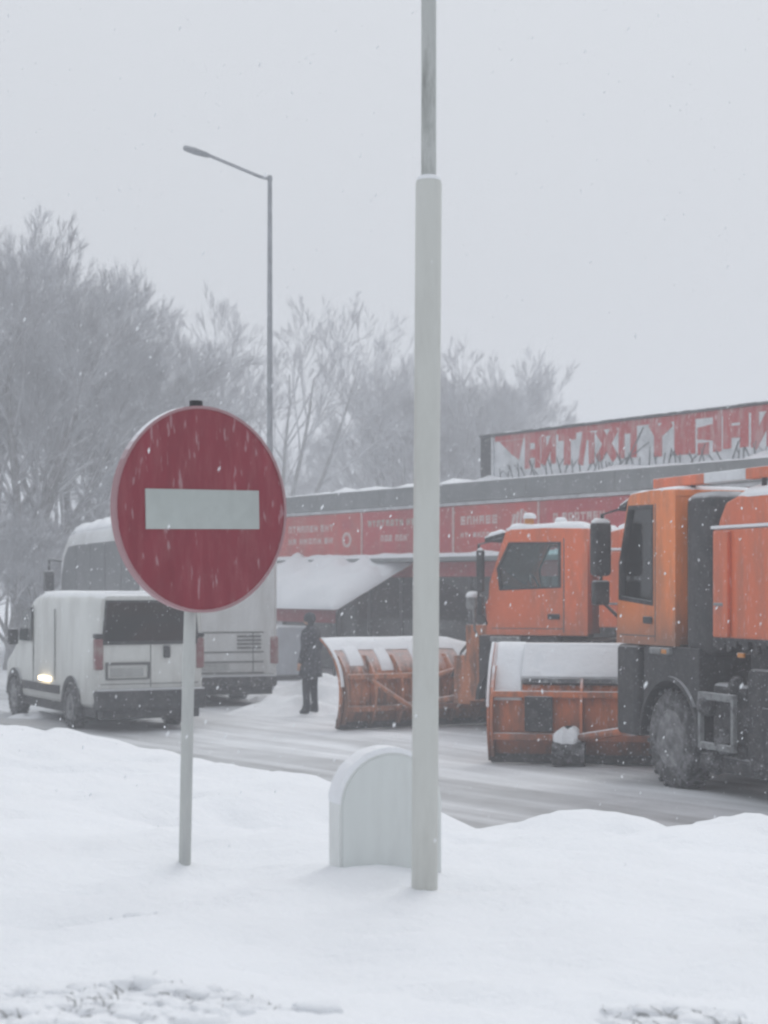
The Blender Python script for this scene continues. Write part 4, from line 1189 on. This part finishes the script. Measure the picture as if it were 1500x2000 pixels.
def bigletter(x, wd, rnd, gi):
    zt_, zb_ = bz1 - 0.185 - rnd.random() * 0.03, bz0 + 0.24 + rnd.random() * 0.12
    bm = NB(); sw = wd * 0.165
    strokes = GLY[gi % len(GLY)].split()
    for q, st in enumerate(strokes):
        xa, za, xb, zb2 = [int(c_) for c_ in st]
        mxx = max(int(c_) for t_ in strokes for c_ in (t_[0], t_[2])) or 1
        A_ = Vector((x + sw + (wd - 2 * sw) * xa / mxx, zb_ + (zt_ - zb_) * za / 9)); B_ = Vector((x + sw + (wd - 2 * sw) * xb / mxx, zb_ + (zt_ - zb_) * zb2 / 9))
        d_ = (B_ - A_).normalized(); n_ = Vector((-d_.y, d_.x)) * sw; e_ = d_ * sw * 0.7
        prism(bm, [tuple(A_ - e_ + n_), tuple(A_ - e_ - n_), tuple(B_ + e_ - n_), tuple(B_ + e_ + n_)], 'y', byy - 0.008 - 0.002 * q, byy - 0.0005)
    obj('letter', bm, M['board_red'], brd)
rb = random.Random(4)
x = bx0 + 0.75
prism_bm = NB(); prism(prism_bm, [(x, bz1 - 0.17), (x + 0.9, bz1 - 0.17), (x + 0.75, bz0 + 0.45), (x + 0.45, bz0 + 0.6)], 'y', byy - 0.012, byy - 0.0005)
obj('letter', prism_bm, M['board_red'], brd); x += 0.98
gi = 1
while x < 12.5:
    if -0.75 < x < 0.0: x = 0.05
    wd = rb.uniform(0.52, 0.74)
    bigletter(x, wd, rb, gi); gi += 1; x += wd + rb.uniform(0.03, 0.08)
rp = random.Random(9)
x = bx0 + 0.8
while x < 12.6:
    h = rp.uniform(0.18, 0.42); s = rp.uniform(-0.22, 0.22)
    yy = byy - 0.017
    def strip(xa, za, xb, zb_, wd):
        bm = NB(); prism(bm, [(xa - wd, za), (xa + wd, za), (xb + wd * 0.4, zb_), (xb - wd * 0.4, zb_)], 'y', yy - rp.random() * 0.004, yy + 0.012)
        obj('printed_branch', bm, M['twigprint'], brd)
    strip(x, bz0 + 0.005, x + s, bz0 + h, 0.013)
    strip(x + s * 0.5, bz0 + h * 0.5, x + s * 0.5 + rp.uniform(-0.2, 0.2), bz0 + h * rp.uniform(0.85, 1.2), 0.009)
    x += rp.uniform(0.12, 0.3)
strip(-0.8, bz0, -0.13, bz1 - 0.2, 0.03); strip(-0.5, bz0 + 0.3, 0.05, bz0 + 0.55, 0.02); strip(-1.15, bz0 + 0.02, -0.55, bz0 + 0.32, 0.025)
bm = NB(); snow_slab(bm, bx0 + 0.1, bx1, byy - 0.05, byy + 0.15, lambda x, y: bz1 + 0.03, 0.012, 90, 3, 37.0, 0.03)
obj('rail_snow', bm, M['snow'], bb)

# ------------------------------------------------------------------ standing person
def person(loc, rz, label):
    t = thing('person', label, 'person', loc, rz)
    J = {}
    verts = []; edges_ = []; rad = []
    def v(p, r, parent=None):
        verts.append(p); rad.append(r); i = len(verts) - 1
        if parent is not None: edges_.append((parent, i))
        return i
    pel = v((0, 0, 0.95), (0.155, 0.115))
    wa = v((0, 0, 1.12), (0.15, 0.11), pel); ch = v((0, 0.01, 1.32), (0.175, 0.125), wa); sh = v((0, 0, 1.44), (0.12, 0.09), ch)
    nk = v((0, 0.01, 1.51), (0.06, 0.06), sh); hd = v((0, 0.03, 1.60), (0.085, 0.095), nk); ht = v((0, 0.03, 1.69), (0.08, 0.09), hd); v((0, 0.02, 1.745), (0.045, 0.05), ht)
    for s in (-1, 1):
        s1 = v((s * 0.19, 0, 1.42), (0.075, 0.075), sh); el = v((s * 0.245, -0.02, 1.15), (0.06, 0.06), s1); wr = v((s * 0.23, 0.07, 0.92), (0.042, 0.042), el); pa = v((s * 0.23, 0.09, 0.85), (0.035, 0.022), wr)
        for q in range(4): 
            k1 = v((s * 0.23 + 0.0, 0.075 + q * 0.017, 0.80), (0.010, 0.010), pa); v((s * (0.225), 0.078 + q * 0.017, 0.765 + abs(q - 1.5) * 0.006), (0.009, 0.009), k1)
        th = v((s * 0.21, 0.125, 0.84), (0.011, 0.011), pa); v((s * 0.20, 0.14, 0.81), (0.009, 0.009), th)
        hp = v((s * 0.10, 0, 0.88), (0.10, 0.10), pel); kn = v((s * 0.12, 0.02, 0.48), (0.072, 0.075), hp); an = v((s * 0.13, -0.01, 0.10), (0.055, 0.06), kn); v((s * 0.145, 0.13, 0.05), (0.05, 0.04), an); v((s * 0.13, -0.05, 0.05), (0.045, 0.045), an)
    me = bpy.data.meshes.new('person_skeleton'); me.from_pydata(verts, edges_, [])
    o = bpy.data.objects.new('tmp', me); COL.objects.link(o)
    o.modifiers.new('s', 'SKIN')
    for i, r_ in enumerate(rad): me.skin_vertices[0].data[i].radius = r_
    me.skin_vertices[0].data[0].use_root = True
    sb = o.modifiers.new('d', 'SUBSURF'); sb.levels = 1; sb.render_levels = 1
    dg = bpy.context.evaluated_depsgraph_get()
    m2 = bpy.data.meshes.new_from_object(o.evaluated_get(dg)); m2.name = 'body'
    bpy.data.objects.remove(o)
    m2.materials.clear()
    for m_ in (M['coat'], M['trousers'], M['skin']): m2.materials.append(m_)
    for p in m2.polygons:
        p.use_smooth = True; z = p.center.z
        if z < 0.80 and abs(p.center.x) < 0.2: p.material_index = 1
        elif (z < 0.90 and abs(p.center.x) > 0.19) or (1.50 < z < 1.66 and p.center.y > 0.05): p.material_index = 2
        else: p.material_index = 0
    body = link('body', m2, None, t)
    bm = NB()   # long coat
    n = 18
    rings = []
    for z, rx, ry in ((0.66, 0.235, 0.19), (0.9, 0.215, 0.165), (1.12, 0.195, 0.15), (1.34, 0.215, 0.155), (1.45, 0.15, 0.115), (1.50, 0.08, 0.085)):
        rings.append([bm.verts.new((rx * math.cos(2 * math.pi * k / n) * (1 + 0.04 * math.sin(k * 2.3 + z * 5)), 0.005 + ry * math.sin(2 * math.pi * k / n), z)) for k in range(n)])
    for a, b in zip(rings, rings[1:]):
        for k in range(n): bm.faces.new((a[k], a[(k + 1) % n], b[(k + 1) % n], b[k]))
    obj('coat', bm, M['coat'], t, smooth_ang=70)
    bm = NB()   # knitted hat
    rings = []
    for z, r_ in ((1.60, 0.094), (1.66, 0.100), (1.71, 0.092), (1.75, 0.06), (1.765, 0.02)):
        rings.append([bm.verts.new((r_ * 0.95 * math.cos(2 * math.pi * k / n), 0.02 + r_ * 1.08 * math.sin(2 * math.pi * k / n), z)) for k in range(n)])
    for a, b in zip(rings, rings[1:]):
        for k in range(n): bm.faces.new((a[k], a[(k + 1) % n], b[(k + 1) % n], b[k]))
    bm.faces.new(rings[-1])
    obj('hat', bm, M['coat'], t, smooth_ang=70)
    bm = NB()
    for s in (-1, 1):
        bmesh.ops.create_uvsphere(bm, u_segments=8, v_segments=6, radius=0.012, matrix=Matrix.Translation((s * 0.032, 0.118, 1.615)))
    bmesh.ops.create_cone(bm, segments=6, radius1=0.018, radius2=0.006, depth=0.04, cap_ends=True, matrix=Matrix.Translation((0, 0.13, 1.585)) @ Matrix.Rotation(R(-70), 4, 'X'))
    obj('face', bm, M['skin'], t)
    return t
pY = 30.6
person(((607 - 750) / FPX * pY, pY, 0.0), R(60), 'person in dark winter clothes standing beside the rusty plough blade')

# ------------------------------------------------------------------ bare trees
def tree_meshes(seed, H, spread, nlimb=7, trunk_h=0.16, up=0.35, dens=1.0):
    rnd = random.Random(seed)
    tv, tf, cv, cf = [], [], [], []
    def seg(V, F, pts, rads, sides):
        base = len(V)
        for i, p in enumerate(pts):
            d = (pts[min(i + 1, len(pts) - 1)] - pts[max(i - 1, 0)]); d.normalize()
            u = d.cross(Vector((0.3, 0.9, 0.1))); u.normalize(); w_ = d.cross(u)
            for k in range(sides):
                a = 2 * math.pi * k / sides
                V.append(p + (u * math.cos(a) + w_ * math.sin(a)) * rads[i])
        for i in range(len(pts) - 1):
            for k in range(sides):
                F.append((base + i * sides + k, base + i * sides + (k + 1) % sides, base + (i + 1) * sides + (k + 1) % sides, base + (i + 1) * sides + k))
    cfg = {1: (8, 6, 0.07), 2: (8, 4, 0.09), 3: (7, 3, 0.10), 4: (8, 3, 0.10), 5: (0, 2, 0.08)}
    angs = {1: (22, 45), 2: (20, 42), 3: (16, 36), 4: (12, 30)}
    def branch(p, d, L, r, lev):
        nch, ns, jit = cfg[lev]
        nch = max(3, round(nch * dens)) if nch else 0
        pts = [p.copy()]; rads = [r]
        dd = d.copy()
        for i in range(ns):
            dd += Vector((rnd.gauss(0, jit), rnd.gauss(0, jit), rnd.gauss(0, jit) + up * 0.5 / ns))
            dd.normalize()
            pts.append(pts[-1] + dd * (L / ns)); rads.append(max(0.0040, r * (1 - 0.75 * (i + 1) / ns)))
        if lev == 1: seg(tv, tf, pts, rads, 6)
        else: seg(cv, cf, pts, rads, 4 if lev == 2 else 3)
        if lev == 5: return
        for c_ in range(nch):
            f = rnd.uniform(0.30, 1.0)
            i = min(ns - 1, int(f * ns)); q = f * ns - i
            pos = pts[i].lerp(pts[i + 1], q)
            td = (pts[i + 1] - pts[i]).normalized()
            perp = td.cross(Vector((rnd.gauss(0, 1), rnd.gauss(0, 1), rnd.gauss(0, 1)))); perp.normalize()
            ang = R(rnd.uniform(*angs[lev]))
            nd = td * math.cos(ang) + perp * math.sin(ang)
            branch(pos, nd, L * rnd.uniform(0.42, 0.62) * (1.22 - 0.5 * f), max(0.0066, rads[i] * 0.55), lev + 1)
    th = H * trunk_h; tr = H * 0.020
    pts = [Vector((0, 0, -0.3)), Vector((0, 0, 0.3)), Vector((rnd.gauss(0, .05), rnd.gauss(0, .05), th * 0.6)), Vector((rnd.gauss(0, .1), rnd.gauss(0, .1), th + 0.3))]
    seg(tv, tf, pts, [tr * 1.35, tr * 1.1, tr, tr * 0.9], 10)
    for k in range(nlimb):
        a = 2 * math.pi * (k + rnd.uniform(-0.3, 0.3)) / nlimb
        tilt = R(rnd.uniform(10, 44)) * spread
        d = Vector((math.cos(a) * math.sin(tilt), math.sin(a) * math.sin(tilt), math.cos(tilt)))
        st = pts[-1].lerp(pts[2], rnd.uniform(0, 0.8))
        branch(st, d, (H - th) * rnd.uniform(0.58, 0.68), tr * rnd.uniform(0.45, 0.62), 1)
    out = []
    for nm, V, F, mm in (('trunk', tv, tf, M['bark']), ('crown', cv, cf, M['twigs'])):
        me = bpy.data.meshes.new(nm); me.from_pydata([tuple(v) for v in V], [], F); me.update(); me.materials.append(mm)
        zs = sorted(v.z for v in V)
        out.append((me, zs[int(len(zs) * 0.9992)]))
    return out
KINDS = [tree_meshes(1, 13.0, 1.0, 8), tree_meshes(2, 13.0, 1.15, 7), tree_meshes(3, 12.0, 1.25, 7, 0.14, 0.35, 0.72), tree_meshes(14, 13.0, 0.8, 7, 0.2, 0.3, 0.85)]
def place_tree(px, ptop, Y, kind, rot, label, wide=1.0):
    tm, cm = KINDS[kind]
    H = HC + (HOR - ptop) / FPX * Y
    s = H / max(tm[1], cm[1])
    t = thing('bare_tree', label, 'tree', ((px - 750) / FPX * Y, Y, 0), rot, 'bare trees in the snowfall')
    t.scale = (s * wide, s * wide, s)
    link('trunk', tm[0], None, t); link('crown', cm[0], None, t)
place_tree(35, 450, 52, 0, 0.3, 'tallest bare tree with dense crown at the left edge')
place_tree(150, 500, 60, 1, 1.3, 'broad bare tree between the left edge tree and the no entry sign', 0.9)
place_tree(262, 590, 64, 0, 2.6, 'lower bare tree of the left cluster, nearest to the no entry sign', 0.85)
place_tree(-70, 440, 58, 1, 4.0, 'bare tree mostly cut off by the left edge')
place_tree(545, 565, 76, 2, 0.8, 'open-crowned bare tree right behind the street lamp', 0.85)
place_tree(775, 670, 82, 3, 2.2, 'bare tree half hidden by the white pole', 0.95)
place_tree(885, 655, 82, 0, 3.4, 'round-crowned bare tree right of the white pole, left of the billboard', 0.9)
place_tree(960, 690, 84, 0, 1.0, 'rightmost bare tree rising behind the billboard end', 0.72)
place_tree(660, 840, 98, 1, 5.5, 'small pale bare tree between street lamp and white pole')
place_tree(105, 660, 75, 3, 2.0, 'paler bare tree standing behind the tall left trees')
place_tree(440, 900, 100, 1, 3.1, 'faint low bare tree showing just above the right shoulder of the no entry sign')

for (px, ptop, Y, kind, rot, label) in ((15, 985, 47, 1, 0.7, 'frosted thicket shrub at the left edge behind the van nose'),
                                        (95, 1015, 50, 0, 2.4, 'frosted thicket shrub just left of the coach mirror'),
                                        (-60, 960, 52, 1, 3.9, 'frosted thicket shrub cut off by the left edge'),
                                        (165, 960, 58, 0, 5.1, 'taller frosted shrub showing above the coach roof')):
    tm, cm = KINDS[kind]
    sc_ = (HC + (HOR - ptop) / FPX * Y) / max(tm[1], cm[1])
    t = thing('bare_shrub', label, 'shrub', ((px - 750) / FPX * Y, Y, 0), rot, 'frosted shrubs under the left trees')
    t.scale = (sc_ * 1.2, sc_ * 1.2, sc_)
    link('trunk', tm[0], None, t); link('crown', cm[0], None, t)

# ------------------------------------------------------------------ low shrubs under snow in the foreground
def shrub(x, y, rx, ry, n, label, seed):
    rnd = random.Random(seed)
    z = bank_z(x, y)
    t = thing('low_shrub', label, 'shrub', (x, y, z))
    bm = NB()
    for k in range(n):
        a = rnd.uniform(0, 2 * math.pi); r_ = math.sqrt(rnd.random())
        bx_, by_ = r_ * math.cos(a) * rx, r_ * math.sin(a) * ry
        if noise.noise(Vector(((x + bx_) * 9, (y + by_) * 9, seed))) < -0.12: continue
        z0 = bank_z(x + bx_, y + by_) - z - 0.012
        L = rnd.uniform(0.018, 0.055) * (1.15 - 0.5 * r_)
        d = Vector((rnd.gauss(0, 1.0), rnd.gauss(0, 1.0), rnd.uniform(0.15, 0.75))).normalized()
        p = Vector((bx_, by_, z0)); q = p + d * L * 0.55; d2 = (d + Vector((rnd.gauss(0, .6), rnd.gauss(0, .6), rnd.gauss(-0.5, .3)))).normalized()
        tube(bm, [p, q, q + d2 * L * 0.5], [0.0026, 0.0022, 0.0012], 3)
    obj('stems', bm, M['drygrass'], t)
    bm = NB()
    for k in range(int(n / 9)):
        a = rnd.uniform(0, 2 * math.pi); r_ = math.sqrt(rnd.random())
        bx_, by_ = r_ * math.cos(a) * rx, r_ * math.sin(a) * ry
        z0 = bank_z(x + bx_, y + by_) - z
        s = rnd.uniform(0.012, 0.035)
        lump(bm, bx_, by_, z0 - 0.012, s * 1.3, s, s * 0.8, 9, k, 0.7)
    obj('snow_clumps', bm, M['snow'], t, smooth_ang=70)
shrub(-0.62, 3.70, 0.42, 0.26, 3400, 'snowy dry stems poking out at the bottom left corner', 1)
shrub(0.64, 3.78, 0.18, 0.14, 900, 'dark dry stems poking out at the bottom right', 2)
shrub(-0.17, 3.68, 0.10, 0.07, 90, 'sparse dry stems at the bottom edge right of the corner shrub', 3)
shrub(-0.68, 5.05, 0.10, 0.09, 90, 'few thin stems in the snow just below the no entry sign post', 4)

# ------------------------------------------------------------------ falling snow
rnd = random.Random(77)
V, F = [], []
cnt = 0
octa = [(1, 0, 0), (-1, 0, 0), (0, 1, 0), (0, -1, 0), (0, 0, 1), (0, 0, -1)]
of = [(0, 2, 4), (2, 1, 4), (1, 3, 4), (3, 0, 4), (2, 0, 5), (1, 2, 5), (3, 1, 5), (0, 3, 5)]
while cnt < 130000:
    y = rnd.uniform(4.5, 46); x = rnd.uniform(-14, 14); z = rnd.uniform(0.1, 14)
    if y < 13 and z < bank_z(x, y) + 0.05: continue
    s = rnd.uniform(0.0018, 0.0043) * (1.0 if rnd.random() < 0.9 else 1.5)
    sx_, sy_, sz_ = s * rnd.uniform(0.7, 1.2), s * rnd.uniform(0.7, 1.2), s * rnd.uniform(1.3, 2.7)
    tx = rnd.gauss(0.25, 0.2)
    b = len(V)
    for ox, oy, oz in octa:
        V.append((x + ox * sx_ + oz * sz_ * tx, y + oy * sy_, z + oz * sz_))
    for f in of: F.append((b + f[0], b + f[1], b + f[2]))
    cnt += 1
me = bpy.data.meshes.new('falling_snow'); me.from_pydata(V, [], F); me.update()
fs = link('falling_snow', me, M['snow']); fs['kind'] = 'stuff'; tag(fs, 'fine snowflakes falling through the air everywhere', 'snowfall')

# ------------------------------------------------------------------ the snowy air
bm = NB(); box(bm, -270, 270, -35, 430, -2.0, 17.5)
hz = obj('haze', bm, None)
hm = bpy.data.materials.new('snowy_air'); hm.use_nodes = True
hn = hm.node_tree.nodes; hn.remove(hn['Principled BSDF'])
pv = hn.new('ShaderNodeVolumePrincipled'); pv.inputs['Color'].default_value = (0.94, 0.96, 1.0, 1)
pv.inputs['Density'].default_value = 0.0066; pv.inputs['Anisotropy'].default_value = 0.2
hm.node_tree.links.new(pv.outputs[0], hn['Material Output'].inputs['Volume'])
hz.data.materials.append(hm); hz['kind'] = 'stuff'
tag(hz, 'pale snowy haze filling the air over the road', 'haze')
